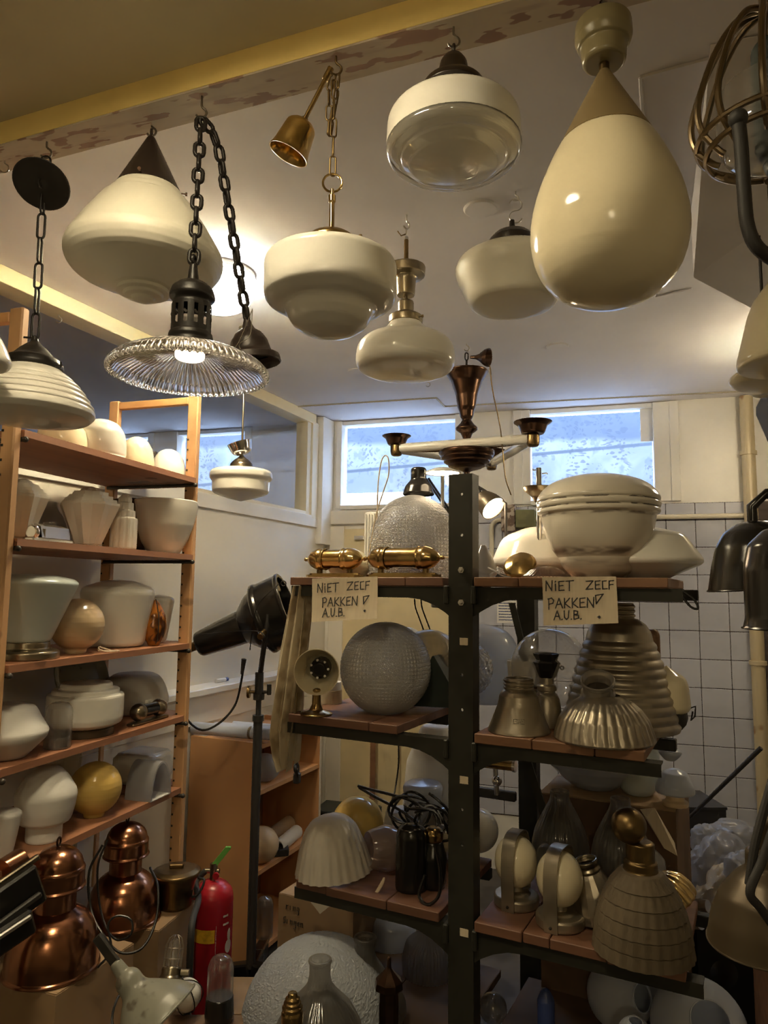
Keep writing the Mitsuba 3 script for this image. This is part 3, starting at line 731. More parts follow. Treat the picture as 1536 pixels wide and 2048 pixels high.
for i in range(3):
    a, b = vs[i], vs[(i + 1) % 3]; d = (b - a) / np.linalg.norm(b - a)
    part(t, 'arm', rod(a + d * .02, b - d * .02, .0215, 16), 'opal')
    part(t, 'spoke', rod(V(X, Y, zc_ - .025), a + (V(X, Y, zc_) - a) * .06 + V(0, 0, -.012), .007, 8), 'copper_dark')
for a, s in zip(vs, (.82, 1.0, .9)):
    el = lathe(soft([(0, -.035), (.022, -.033), (.027, -.018), (.027, .022), (0, .022)], .012), 28)
    part(t, 'elbow', mv(el, a), 'brass_dull')
    cu = lathe(soft([(0, .02), (.045, .02), (.050, .028), (.060, .055), (.078, .068), (.080, .071), (.076, .072), (.056, .058), (.044, .030), (0, .026)], .004), 40); cu.apply_scale(s)
    part(t, 'cup', mv(cu, a), 'copper_dark')
c0 = on_z(955, 703, ZC - .035)
hb = at(938, 707, 3.02); he = at(972, 716, 2.98); dcc = (he - hb) / np.linalg.norm(he - hb)
m = lathe(soft([(0, -.062), (.006, -.062), (.009, -.035), (.016, -.02), (.034, .005), (.040, .022), (.037, .022), (.012, -.014), (0, -.02)], .006), 36)
part(t, 'rose', mv(m, he - dcc * .01, zto(dcc + V(0, 0, .22))), 'copper_dark')
part(t, 'flex', tube(curve([at(976, 728, 2.97), at(980, 735, 2.97), at(985, 780, 2.97), at(1001, 860, 2.98), at(1010, 950, 2.98), at(1022, 990, 3.0)]), .0025, 6), 'brass_dull')
part(t, 'flex_clip', rod(at(980, 737, 2.97), at(981, 749, 2.97), .005, 8), 'dirty_glass')

# unseen drum pendant, added under the ceiling lamp to shade the lower shelves
t = thing('pendant_lamp', 'added opal drum pendant above the viewer, out of view, shading the lower shelves', 'pendant lamp')
X, Y = -.40, .585
part(t, 'cord', rod(V(X, Y, ZC), V(X, Y, 2.44), .004, 8), 'black_matte')
part(t, 'cap', mv(lathe(soft([(0, 2.50), (.02, 2.49), (.03, 2.46), (.06, 2.44), (.06, 2.43)], .006), 40), (X, Y, 0)), 'bakelite')
part(t, 'shade', mv(lathe(soft([(.055, 2.44), (.10, 2.425), (.14, 2.40), (.14, 2.33), (.10, 2.30), (0, 2.28)], .02), 56), (X, Y, 0)), 'opal')

# loose hooks
for px, py, z, lab in ((10, 322, ZB, 'empty steel hook in the yellow beam at the left edge'), (856, 762, ZC, 'empty steel hook in the ceiling left of the chandelier'), (118, 630, ZC - .085, 'clear cup hook under the yellow rail at upper left')):
    q = on_z(px, py, z)
    p = hook(None, q, .008, .0018, .011)
    one('ceiling_hook', tube(p, .0018, 7), 'wire_steel', lab, 'hook')

# ================================================================ pine rack on the left and what stands on it
XF, XR = -1.42, -1.815
def LR(px, py, u=0.0):                # point on the rack's plane u metres behind its front
    return on_plane(px, py, V(XF - u, 0, 0), V(1.0, 0, 0))
def lat(x, y, z, prof, k, n=48, r=4, mod=None, R=None):
    pts = [(a * k, b * k) for a, b in prof]
    return mv(lathe(soft(pts, r * k) if r else [V(*p) for p in pts], n, mod), (x, y, z), R)
yN, yFa = LR(42, 900)[1], LR(400, 900)[1]
zsh = [(zat(XF, LR(385, p)[1], p) + zat(XF, LR(40, p2)[1], p2)) / 2 for p, p2 in ((952, 862), (1110, 1077), (1284, 1330), (1430, 1525), (1570, 1720))]
rack = thing('shelf_rack', 'tall pine rack with five wooden shelves full of opal glass at the left', 'shelf')
pb = .004
ztop = zat(XF, yFa, 803)
for x0, x1, tag_ in ((XF - .044, XF, 0), (XR, XR + .044, 1)):
    for y0, y1, zt in ((yN - .026, yN, 2.275), (yFa - .026, yFa, ztop + .02)):
        p = part(rack, 'post', span((x0, y0, 0), (x1, y1, zt), pb), 'pine_post', False)
        if tag_ == 0 or y0 > 1.8:
            hs = [mv(box(.006, .003, .006), (x0 + .008, y0 - .0005, .45 + .032 * 1.2 * i)) for i in range(44)]
            kk = part(p, 'peg_hole', cat(hs), 'hole_dark', False); labels[kk] = {'kind': 'stuff', 'label': 'row of small dark peg holes'}
ztop = zat(XF, yFa, 803)
for yy in (yN - .026, yFa - .024):
    part(rack, 'cross_rail', span((XR + .044, yy, ztop - .014), (XF - .044, yy + .022, ztop + .014), .002), 'pine_cross', False)
    part(rack, 'cross_rail', span((XR + .044, yy, .25), (XF - .044, yy + .022, .28), .002), 'pine_cross', False)
for i, z in enumerate(zsh):
    x1 = XF + (.006 if i < 3 else -.004); y1 = yFa - .028
    sp_ = [(XR + .01, yN + .002), (x1, yN + .002), (x1, y1), (XF - .05, y1), (XF - .05, yFa + .06), (XR + .05, yFa + .06), (XR + .05, y1), (XR + .01, y1)]
    s = part(rack, 'shelf', prism(sp_, .019, (0, 0, z - .019)), 'pine_board', False)
    for yy in (yN + .004, yFa - .034):
        part(s, 'bracket', cat(rod(V(XR + .02, yy, z - .026), V(XF + .008, yy, z - .026), .006, 8), sphere(.008, (XF + .008, yy, z - .026), 2)), 'steel_dark')

def on_shelf(i, px, u, py):
    p = LR(px, py, u)
    return p[0], p[1], zsh[i], mpp(p[0], p[1], zsh[i])
def opal(i, px, u, py, prof, mt, label, cat_='lamp shade', name='opal_lamp', group=None, r=6, n=48, mod=None, smooth=40):
    x, y, z, k = on_shelf(i, px, u, py)
    return one(name, lat(x, y, z, prof, k, n, r, mod), mt, label, cat_, group, smooth)
dome = [(0, 1), (46, 1), (48, 0), (49, 4), (47, 10), (48, 14), (48, 34), (44, 58), (32, 76), (14, 84), (0, 85)]
opal(0, 124, .16, 880, [(a, b * .85) for a, b in dome], 'opal_cream', 'opal dome shade half hidden by the ribbed pendant on the top shelf', name='dome_lamp')
opal(0, 202, .11, 900, dome, 'opal', 'largest of the opal domes on the top pine shelf, with a rim', name='dome_lamp')
opal(0, 273, .13, 915, [(0, 0), (33, 0), (35, 4), (34, 26), (30, 48), (20, 64), (8, 71), (0, 72)], 'opal_cream', 'second opal dome from the right on the top pine shelf', name='dome_lamp')
opal(0, 337, .11, 935, [(0, 0), (33, 0), (35, 3), (33.5, 22), (29, 40), (20, 54), (8, 60), (0, 61)], 'opal', 'rightmost egg-shaped opal dome on the top pine shelf', name='dome_lamp')
opal(0, 306, .30, 905, [(0, 0), (24, 0), (24, 38), (19, 56), (9, 62), (9, 72), (0, 73)], 'steel_dark', 'dark metal lamp cap behind the two right domes on the top shelf', name='metal_lamp', r=3)
# second shelf
def facet(k8, amp):
    return lambda rr, zz, a, f: rr * (1 + amp * (np.arange(len(a)) % 2))
star = [(0, 0), (19, 0), (19, 6), (23, 9), (50, 86), (50, 91), (45, 92), (45, 98), (38, 99), (38, 105), (30, 106), (30, 113), (20, 114), (14, 121), (0, 126)]
opal(1, 176, .13, 1080, star, 'frosted_glass', 'fan-shaped frosted art deco glass with stepped top, beside the ribbed glass tower', name='stepped_glass_shade', r=0, n=16, mod=facet(8, .17), smooth=False)
opal(1, 40, .10, 1060, [(a * .9, b * 1.02) for a, b in star], 'frosted_glass', 'fan-shaped frosted art deco glass cut by the near pine post', name='stepped_glass_shade', r=0, n=16, mod=facet(8, .17), smooth=False)
opal(1, 95, .24, 1060, [(0, 0), (16, 0), (18, 6), (32, 26), (34, 46), (26, 66), (17, 78), (16, 92)], 'grey_glass', 'swirled clear glass bulb shade behind the chrome wall lamp', name='swirl_glass_shade', mod=lambda rr, zz, a, f: rr * (1 + .05 * np.cos(8 * a + 5 * f)), n=64)
opal(1, 246, .07, 1088, [(0, 0), (24, 0), (26, 4), (26, 60), (25, 64), (21, 65), (21, 79), (17, 80), (17, 95), (13, 96), (13, 105), (6, 112), (0, 114)], 'frosted_glass', 'ribbed frosted glass tower with stepped top next to the opal bowl', name='stepped_glass_shade', r=1.5, n=96, mod=lambda rr, zz, a, f: rr * (1 - .05 * np.abs(np.sin(6 * a)) ** 6), smooth=30)
opal(1, 328, .10, 1096, [(0, 0), (26, 0), (30, 2), (46, 26), (57, 56), (62, 88), (63, 106), (61, 108), (59, 104), (53, 60), (40, 26), (0, 8)], 'opal', 'large open opal bowl at the right end of the second shelf', name='opal_bowl', cat_='bowl')
opal(1, 262, .22, 1075, [(0, 0), (20, 0), (30, 10), (46, 60), (48, 92), (40, 108), (0, 114)], 'bronze_paint', 'dark bronze bowl shade behind the opal bowl on the second shelf', name='bronze_lamp')
x, y, z, k = on_shelf(1, 95, .05, 1065)
t = thing('chrome_wall_lamp', 'chrome wall lamp with slanting lid lying on the second shelf', 'wall lamp')
part(t, 'base', mv(box(.03, 110 * k, .012, bev=.003), (x, y + .01, z + .006)), 'chrome', False)
part(t, 'lid', mv(prism([(-.02, .010), (.022, .010), (.015, .042), (-.012, .050), (-.022, .044)], 78 * k, (0, 0, 0), rx(math.pi / 2)), (x - .002, y + .068, z + .002)), 'chrome', False)
part(t, 'end_cap', mv(lathe(soft([(0, 0), (.020, 0), (.022, .006), (.018, .014), (0, .014)], .003), 28), (x, y - .048, z + .026), rx(math.pi / 2)), 'chrome')
part(t, 'knob', rod(V(x + .016, y - .03, z + .012), V(x + .016, y - .03, z + .036), .004, 10), 'brass_grey')
# third shelf
x, y, z, k = on_shelf(2, 52, .09, 1310)
t = thing('table_lamp', 'wide greenish opal cone on a tarnished brass base on the third shelf', 'lamp')
part(t, 'base', lat(x, y, z, [(0, 0), (62, 0), (62, 14), (56, 18), (44, 20), (43, 34), (0, 34)], k, 48, 3), 'brass_grey')
part(t, 'shade', lat(x, y, z, [(0, 32), (40, 33), (44, 37), (88, 142), (91, 150), (84, 158), (46, 167), (0, 169)], k, 56, 7), 'opal_cool')
opal(2, 151, .08, 1306, [(0, 0), (18, 0), (20, 4), (20, 6)] + [(52 * math.sin(a), 57 - 52 * math.cos(a)) for a in np.linspace(.42, math.pi, 16)], 'opal_warm', 'cream peach opal globe in front of a white opal on the third shelf', name='globe_lamp', r=1)
opal(2, 231, .14, 1292, [(0, 0), (46, 0), (55, 6), (70, 96), (72, 108), (66, 118), (34, 130), (0, 133)], 'opal', 'tall white opal shade wider at the top, right of the peach globe', r=9)
x, y, z, k = on_shelf(2, 307, .045, 1290)
t = thing('marbled_glass_shade', 'amber brown marbled glass bud standing at the edge of the third shelf', 'lamp shade')
part(t, 'bud', lat(x, y, z, [(0, 0), (11, 0), (12, 5), (19, 15), (24, 36), (21, 60), (11, 80), (3, 90), (0, 92)], k, 40, 5), 'amber_marble')
part(t, 'seam', tube([V(x + r_ * k * .82, y - r_ * k * .62, z + h * k) for r_, h in curve([(12, 5), (19.5, 15), (24.6, 36), (21.5, 60), (11, 80), (2, 92)], 4)], .0016, 6), 'hole_dark')
opal(2, 314, .12, 1285, [(0, 0), (14, 0), (18, 5), (29, 72), (31, 86), (22, 92), (0, 95)], 'opal', 'small white opal shade half hidden behind the marbled amber bud')
cc = LR(205, 1298, .03); cc[2] = zsh[2]
lp = [(0, 0, .018), (-.02, .012, .014), (-.03, .03, .004), (.0, .04, .004), (.03, .05, .003), (.05, .085, .003), (.035, .10, .003), (.02, .07, .004), (.0, .03, .012), (-.012, .01, .016), (.0, -.012, .012), (.016, .0, .006), (.03, .03, .003), (.045, .055, .003)]
one('cord', tube(curve([V(cc[0] + a * .6, cc[1] + b * .55 - .01, cc[2] + c) for a, b, c in lp], 5), .0022, 6), 'paper', 'cream cord curled on the edge of the third shelf', 'cord')
# fourth shelf
opal(3, 8, .10, 1490, [(0, 0), (40, 0), (46, 6), (78, 38), (82, 50), (78, 58), (66, 76), (58, 92), (52, 100), (30, 106), (0, 108)], 'opal_matte', 'grey white opal shade cut by the near pine post on the fourth shelf', r=7)
x, y, z, k = on_shelf(3, 115, .05, 1485)
t = thing('glass_jar', 'clear glass cylinder with domed end standing on the fourth shelf', 'glass')
part(t, 'cylinder', lat(x, y, z, [(25, 1), (26, 4), (26, 66), (24, 80), (17, 88), (0, 91)], k, 36, 4), 'clear_glass')
part(t, 'neck_ring', lat(x, y, z, [(0, .5), (23, .5), (24, 3), (24, 18), (23, 22), (20, 22)], k, 36, 2), 'grey_glass')
x, y, z, k = on_shelf(3, 168, .11, 1462)
t = thing('ceiling_lamp_shade', 'stepped flat opal drum on a dark base behind the glass cylinder', 'lamp')
part(t, 'base', lat(x, y, z, [(0, 0), (56, 0), (56, 14), (50, 18), (0, 18)], k, 40, 2), 'bronze_paint')
part(t, 'shade', lat(x, y, z, [(0, 17), (56, 17), (70, 24), (73, 34), (73, 76), (71, 80), (64, 81), (64, 88), (62, 90), (50, 91), (50, 98), (48, 102), (0, 106)], k, 56, 3), 'opal')
opal(3, 266, .22, 1432, [(0, 0), (56, 0), (66, 14), (68, 26), (60, 52), (50, 68), (38, 76), (0, 80)], 'opal_matte', 'satin white opal bell behind the chrome wall lamp on the fourth shelf', r=8)
x, y, z, k = on_shelf(3, 297, .05, 1438)
t = thing('chrome_wall_lamp', 'chrome wall lamp with two round ends and a dark tube on the fourth shelf', 'wall lamp')
part(t, 'base', mv(box(.03, 120 * k, .010, bev=.004), (x, y, z + .005)), 'brass_grey', False)
for s in (-1, 1):
    part(t, 'end_ball', mv(lathe([(.029 * math.sin(a), -.029 * math.cos(a)) for a in np.linspace(0, math.pi, 14)], 28), (x, y + s * .056, z + .040)), 'brass_grey')
    part(t, 'foot', rod(V(x, y + s * .056, z + .008), V(x, y + s * .056, z + .02), .008, 10), 'brass_grey')
part(t, 'tube', rod(V(x, y - .034, z + .042), V(x, y + .034, z + .042), .021, 24), 'black_gloss')
part(t, 'clip', mv(box(.012, .03, .02, bev=.002), (x - .008, y + .01, z + .062)), 'opal')
x, y, z, k = on_shelf(3, 150, .33, 1450)
one('enamel_dish', mv(lathe(soft([(0, 0), (.10, 0), (.125, .015), (.135, .022), (.132, .026), (.10, .007), (0, .006)], .006), 48), (x, y, z + .133), ry(1.25) ), 'grey_enamel', 'grey round dish leaning upright at the back of the fourth shelf', 'dish')
# fifth shelf
opal(4, 4, .07, 1700, [(0, 0), (17, 0), (19, 4), (32, 78), (33, 86), (26, 92), (0, 94)], 'opal_matte', 'small opal beaker shade cut by the left edge on the fifth shelf', r=5)
opal(4, 87, .07, 1678, [(0, 0), (33, 0), (34, 4), (34, 30), (36, 33), (48, 36), (55, 60), (59, 88), (56, 98), (40, 124), (24, 140), (10, 145), (0, 146)], 'opal_matte', 'matte white mushroom-shaped opal shade on a neck on the fifth shelf', r=6)
opal(4, 187, .08, 1640, [(0, 0), (19, 0), (20, 5), (20, 6)] + [(51 * math.sin(a), 54 - 51 * math.cos(a)) for a in np.linspace(.42, math.pi, 16)], 'opal_yellow', 'glossy yellow globe shade on the fifth shelf', name='globe_lamp', r=1)
x, y, z, k = on_shelf(4, 284, .18, 1575)
one('opal_lamp', mv(box(92 * k, 92 * k, 60 * k, bev=12 * k), (x, y, z + 30 * k)), 'opal', 'rounded square white opal shade behind the frosted arch', 'lamp shade', smooth=60)
x, y, z, k = on_shelf(4, 272, .09, 1610)
o = [(34 * math.cos(a), 70 * math.sin(a)) for a in np.linspace(0, math.pi, 16)]
i_ = [(30 * math.cos(a), 66 * math.sin(a)) for a in np.linspace(math.pi, 0, 16)]
arch = prism([(a * k, b * k) for a, b in o + i_], .10, (0, 0, 0))
arch = mv(arch, (0, 0, 0), np.stack([V(0, 1, 0), V(0, 0, 1), V(1, 0, 0)], 1))
t = thing('arched_shade', 'frosted white arched tunnel shade at the right of the fifth shelf', 'lamp shade')
part(t, 'arch', mv(arch, (XF - .098, y + .005, z)), 'plastic_film', 30)
part(t, 'foot', mv(box(.10, 60 * k, .003), (XF - .048, y + .005, z + .0015)), 'white_plastic', False)

# ---------------------------------------------------------------- below the rack
def boxed(name, P0, P1, w, z0, z1, mt, label, cat_, flaps=True, side=1):
    """Carton whose near top edge runs from P0 to P1; w is its width to the left of it."""
    d = P1 - P0; d[2] = 0; L = np.linalg.norm(d); d = d / L
    nn = V(-d[1], d[0], 0) * side
    R = np.stack([d, nn, np.cross(d, nn)], 1)
    c = P0 + d * L / 2 + nn * w / 2
    t = thing(name, label, cat_)
    h = z1 - z0
    part(t, 'body', mv(box(L, w, h - .003), (c[0], c[1], z0 + h / 2 - .0015), R if side > 0 else np.stack([d, -nn, V(0, 0, 1)], 1)), mt, False)
    R2 = np.stack([d, nn * side, V(0, 0, 1)], 1)
    for s in (-1, 1):
        part(t, 'flap', mv(box(L - .004, w / 2 - .003, .003), c * V(1, 1, 0) + nn * s * (w / 4) + V(0, 0, z1 - .0015), R2), mt, False)
    return t, R2, c
P0 = on_z(112, 1990, .56); P1 = on_z(268, 1885, .56)
boxed('cardboard_box', P0, P1, .5, 0, .56, 'cardboard', 'brown cardboard box under the front copper lamp', 'box')
P0 = on_z(318, 1862, .52); P1 = on_z(392, 1800, .52)
boxed('cardboard_box', P0, P1, .50, 0, .52, 'cardboard', 'cardboard box under the brass pot and the rear copper lamp', 'box')
def copper_lamp(px, py, zb, s, mt, label):
    p = on_z(px, py, zb); k = mpp(*p) * s; x, y = p[0], p[1]
    t = thing('copper_lamp', label, 'lamp')
    part(t, 'bell', lat(x, y, zb, [(84, 4), (88, 0), (92, 2), (91, 6)] + [tuple(q) for q in curve([(88, 9), (87, 32), (82, 60), (73, 83), (60, 100), (46, 110), (40, 114)], 5)] + [(38, 112)] + [tuple(q) for q in curve([(58, 97), (71, 80), (80, 58), (85, 32), (85, 8)], 4)], k, 64, 1), mt)
    part(t, 'neck', lat(x, y, zb, [(39, 108), (39, 160), (36, 160)], k, 48, 1), mt)
    part(t, 'cap', lat(x, y, zb, [(40, 152), (55, 152), (57, 155), (53, 159), (53, 184), (54, 188), (52, 192)] + [tuple(q) for q in curve([(50, 194), (46, 208), (36, 221), (20, 230), (0, 233)], 5)], k, 56, 1.5), mt)
    part(t, 'hanging_eye', ring((x, y, zb + 241 * k), 8 * k, 2 * k, EXC), 'copper_dark')
    return x, y, k
copper_lamp(103, 1935, .56, 1.0, 'copper', 'polished copper pendant lamp standing on the front cardboard box')
xc, yc, kc = copper_lamp(246, 1838, .52, .80, 'copper', 'darker copper pendant lamp standing behind the front one, with loops of cable')
tb = thing('cable', 'dark cable looped beside the rear copper lamp and over the boxes', 'cable')
part(tb, 'loop', tube(curve([at(205, 1690, 2.02), at(178, 1745, 1.98), at(182, 1820, 1.95), at(205, 1868, 1.9), at(240, 1905, 1.88), at(285, 1895, 1.9), at(312, 1840, 1.95), at(316, 1775, 2.0), at(300, 1735, 2.05)], 6), .0035, 7), 'cable_black')
part(tb, 'loop', tube(curve([at(215, 1680, 2.02), at(196, 1730, 1.98), at(198, 1800, 1.95), at(212, 1855, 1.9), at(235, 1880, 1.88), at(262, 1868, 1.88), at(262, 1840, 1.9), at(235, 1832, 1.9), at(216, 1850, 1.88), at(222, 1900, 1.84), at(195, 1935, 1.8)], 6), .003, 7), 'cable_black')
p = on_z(350, 1812, .52); k = mpp(*p)
t = thing('brass_pot', 'dull brass lidded pot on a cardboard box left of the fire extinguisher', 'pot')
part(t, 'body', lat(p[0], p[1], .52, [(0, 0), (30, 0), (32, 4), (33, 24), (39, 48), (45, 58), (46, 62), (0, 62)], k, 40, 4), 'brass_dull')
part(t, 'lid', lat(p[0], p[1], .52, [(46, 61), (48, 64), (47, 68), (36, 72), (0, 74)], k, 40, 2), 'brass_dull')
part(t, 'lid_knob', mv(box(28 * k, 10 * k, 8 * k, bev=2 * k), (p[0], p[1], .52 + 77 * k), rz(.4)), 'brass_dull')
part(t, 'handle', tube(curve([V(p[0], p[1], .52 + 54 * k) + EXC * 44 * k, V(p[0], p[1], .52 + 52 * k) + EXC * 58 * k - _H * .01, V(p[0], p[1], .52 + 30 * k) + EXC * 50 * k - _H * .02, V(p[0], p[1], .52 + 22 * k) + EXC * 36 * k - _H * .02], 5), .004, 7), 'black_matte')
# fire extinguisher
p = at(420, 1950, 2.42); x, y = p[0], p[1]; k = mpp(x, y, .5)
ze = zat(x, y, 1945)
t = thing('fire_extinguisher', 'red fire extinguisher with a green lever beside the plywood bookcase', 'fire extinguisher')
zb = zat(x, y, 1772)
cyl = part(t, 'cylinder', mv(lathe(soft([(0, 0), (.066, 0), (.07, .006), (.07, zb - .035), (.066, zb - .012), (.045, zb + .012), (.02, zb + .022), (0, zb + .022)], .012), 48), (x, y, 0)), 'red_paint')
def band(a0, a1, z0, z1, mt, nm):
    th = np.linspace(a0, a1, 14)
    v = [(x + .0706 * math.cos(u), y + .0706 * math.sin(u), z_) for u in th for z_ in (z0, z1)]
    f = [(2 * i, 2 * i + 2, 2 * i + 3) for i in range(13)] + [(2 * i, 2 * i + 3, 2 * i + 1) for i in range(13)]
    return part(cyl, nm, M(v, f), mt, True)
fa = math.atan2(-y, -x)               # towards the camera
band(fa - .9, fa + .15, zat(x, y, 1868), zat(x, y, 1842), 'label_yellow', 'yellow_label')
th = np.linspace(0, 2 * math.pi, 26)[:-1]
def blob(a, zc, ra, rz_, mt, nm):
    v = [(x + .0708 * math.cos(a), y + .0708 * math.sin(a), zc)] + [(x + .0708 * math.cos(a + ra * math.cos(u)), y + .0708 * math.sin(a + ra * math.cos(u)), zc + rz_ * math.sin(u)) for u in th]
    part(cyl, nm, M(v, [(0, i + 1, (i + 1) % 25 + 1) for i in range(25)]), mt, True)
blob(fa + .92, zat(x, y, 1882), .22, .022, 'label_white', 'white_mark')
blob(fa + .95, zat(x, y, 1860), .12, .020, 'label_white', 'white_mark')
for zr, w in ((1820, .3), (1836, .35), (1905, .3), (1920, .28)):
    band(fa + .55, fa + .55 + w, zat(x, y, zr + 2), zat(x, y, zr - 2), 'label_white', 'print_line')
band(fa + .2, fa + .215, zat(x, y, 1932), zat(x, y, 1835), 'label_white', 'print_line')
part(t, 'valve', cat(rod(V(x, y, zb + .02), V(x, y, zb + .075), .013, 16), rod(V(x, y, zb + .05) - EXC * .03, V(x, y, zb + .05) + EXC * .02, .008, 10)), 'brass_grey')
part(t, 'lever', hull([V(x, y, zb + .062) + EXC * a * .022 + EXC * b * .05 * 1 + _H * c * .006 + V(0, 0, .062 * b + e) for a in (-.5, .3) for b in (0, 1) for c in (-1, 1) for e in (0, .006)]), 'green_plastic', False)
part(t, 'gauge', mv(lathe([(0, 0), (.011, 0), (.011, .008), (0, .008)], 20), V(x, y, zb + .04) - _H * .014 + EXC * .012, zto(-_H)), 'red_paint')
part(t, 'hose', tube(curve([V(x, y, zb + .05) - EXC * .028, V(x, y, zb + .02) - EXC * .055 - _H * .02, at(397, 1800, 2.30), at(384, 1850, 2.12), at(378, 1960, 2.10), at(372, 2070, 2.10)], 6), .010, 10), 'rubber')
# dark metal fittings at the left edge
t = thing('metal_fitting', 'black metal strip fitting lying at the left edge beside the copper lamp', 'lamp fitting')
pa, pb_ = at(-30, 1835, 1.62), at(75, 1760, 1.72)
d = (pb_ - pa); L = np.linalg.norm(d); R = zto(d)
part(t, 'trough', mv(box(.05, .10, L, bev=.006), (pa + pb_) / 2, R), 'black_gloss', False)
part(t, 'rail', mv(box(.012, .014, L, bev=.003), (pa + pb_) / 2 + V(0, 0, .055), R), 'brass_grey', False)
part(t, 'rail', mv(box(.012, .014, L, bev=.003), (pa + pb_) / 2 + V(.03, -.02, -.02), R), 'steel_dark', False)
t = thing('copper_tube', 'short shiny copper tube lying behind the black strip fitting at left', 'lamp fitting')
part(t, 'tube', rod(at(5, 1745, 1.75), at(42, 1722, 1.8), .032, 24), 'copper')
t = thing('metal_fitting', 'lower black strip fitting under the other one at the left edge', 'lamp fitting')
pa, pb_ = at(-30, 1895, 1.58), at(60, 1835, 1.66)
d = (pb_ - pa); L = np.linalg.norm(d); R = zto(d)
part(t, 'trough', mv(box(.05, .06, L, bev=.006), (pa + pb_) / 2, R), 'black_gloss', False)
part(t, 'rail', mv(box(.01, .012, L, bev=.003), (pa + pb_) / 2 + V(.03, -.03, .02), R), 'zinc', False)
# grey factory lamp and caged lamp at the very bottom
t = thing('factory_lamp', 'grey enamel factory lamp lying on its side at the bottom edge', 'lamp')
c = at(292, 2010, 1.72); ax = (at(245, 1945, 1.74) - c); ax /= np.linalg.norm(ax)
A = zto(ax); k = mpp(*c)
m = lathe(soft([(86, -40), (84, -34), (74, -14), (56, 6), (40, 24), (30, 34), (26, 42), (26, 62), (20, 72), (14, 76), (12, 100), (8, 104), (0, 104)], 6), 48); m.apply_scale(k)
part(t, 'shade', mv(m, c, A), 'grey_enamel')
part(t, 'rim', mv(ring((0, 0, -40 * k), 86 * k, 3 * k, n=48), c, A), 'grey_enamel')
part(t, 'bracket', mv(box(.010, .028, .10, bev=.003), c + ax * 125 * k, A), 'steel_dark')
part(t, 'rubber_flex', tube(curve([c + A @ V(-50 * k, -30 * k, 20 * k), c + A @ V(-30 * k, -50 * k, 50 * k), c + A @ V(30 * k, -48 * k, 30 * k), c + A @ V(80 * k, -30 * k, -10 * k)], 6), .003, 7), 'rubber')
t = thing('cage_lamp', 'small wire-caged bulkhead lamp standing on the grey factory lamp', 'lamp')
c = at(340, 1962, 1.80); ax = at(350, 1888, 1.84) - c; ax /= np.linalg.norm(ax); A = zto(ax); k = mpp(*c)
m = lathe(soft([(0, 0), (22, 0), (23, 6), (19, 10), (19, 22), (16, 26), (0, 26)], 2), 32); m.apply_scale(k); part(t, 'base', mv(m, c, A), 'brass_grey')
m = lathe(soft([(13, 24), (14, 40), (14, 58), (10, 70), (0, 74)], 6), 24); m.apply_scale(k); part(t, 'glass', mv(m, c, A), 'clear_glass')
for i in range(4):
    a = i * math.pi / 4; ca, sa = math.cos(a), math.sin(a)
    part(t, 'cage_wire', mv(tube([V(s * r_ * ca, s * r_ * sa, h) * k for s, pr_ in ((-1, [(18, 24), (18, 60), (13, 74), (5, 79)]), (1, [(5, 79), (13, 74), (18, 60), (18, 24)])) for r_, h in pr_], .0012, 6), c, A), 'wire_steel')
for h in (38, 56):
    part(t, 'cage_ring', mv(ring((0, 0, h * k), 18 * k, .0012, n=24, k=6), c, A), 'wire_steel')
part(t, 'gland', rod(c + A @ V(-20, 0, 14) * k, c + A @ V(-36, 0, 14) * k, 7 * k, 14), 'brass_grey')

# ================================================================ steel rack in the middle
th = math.radians(27.3)
UX = _R * math.cos(th) - _H * math.sin(th)
UY = _R * math.sin(th) + _H * math.cos(th)
RO = at(921, 1170, 2.0) * V(1, 1, 0)                  # middle of the post's front face
RRK = np.stack([UX, UY, V(0, 0, 1)], 1)
def RK(u, v, z=0.0):
    return RO + UX * u + UY * v + V(0, 0, z)
def rk(px, py, v):                                    # point seen at a pixel in the upright plane v metres behind the post's face
    return on_plane(px, py, RK(0, v), UY)
def uof(px, py, v=0.0):
    return np.dot(rk(px, py, v) - RO, UX)
def rbox(u0, u1, v0, v1, z0, z1, bev=0.0):
    c = RK((u0 + u1) / 2, (v0 + v1) / 2, (z0 + z1) / 2)
    return box(abs(u1 - u0), abs(v1 - v0), abs(z1 - z0), c, bev, RRK)
def zrow(px, py, v=0.0):
    return rk(px, py, v)[2]
ZT = (zrow(600, 1156) + zrow(1330, 1155)) / 2 + .002
ZM = (zrow(600, 1444, -.01) + zrow(970, 1468, -.01) + zrow(1285, 1488, -.01)) / 3
ZL = (zrow(600, 1785) + zrow(970, 1832) + zrow(1370, 1918)) / 3
ztop = zrow(921, 948)
sr = thing('steel_rack', 'dark steel rack with a central post carrying wooden plank shelves on both sides', 'shelf')
PW, PD = .072, .052
from shapely.geometry import Point, box as sbox
pl = sbox(-PW / 2, 0, PW / 2, ztop)
for z in [zrow(927, 988), zrow(923, 1070)] + [zrow(925, y) for y in (1350, 1420, 1620, 1690)]:
    pl = pl.difference(Point(.004, z).buffer(.0042, 6))
plate = trimesh.creation.extrude_polygon(pl, .005, engine='earcut')
Rp = np.stack([UX, V(0, 0, 1), np.cross(UX, V(0, 0, 1))], 1)
fpost = part(sr, 'post', cat(mv(plate, RK(0, .005, 0) , Rp), rbox(-PW / 2, -PW / 2 + .005, 0, PD, 0, ztop), rbox(PW / 2 - .005, PW / 2, 0, PD, 0, ztop)), 'rack_green', False)
rp = uof(1052, 1300, .62)
part(sr, 'post', cat(rbox(rp - .032, rp + .032, .62, .626, 0, ZT - .03), rbox(rp + .027, rp + .032, .62, .67, 0, ZT - .03), rbox(rp - .032, rp - .027, .62, .67, 0, ZT - .03)), 'rack_green', False)
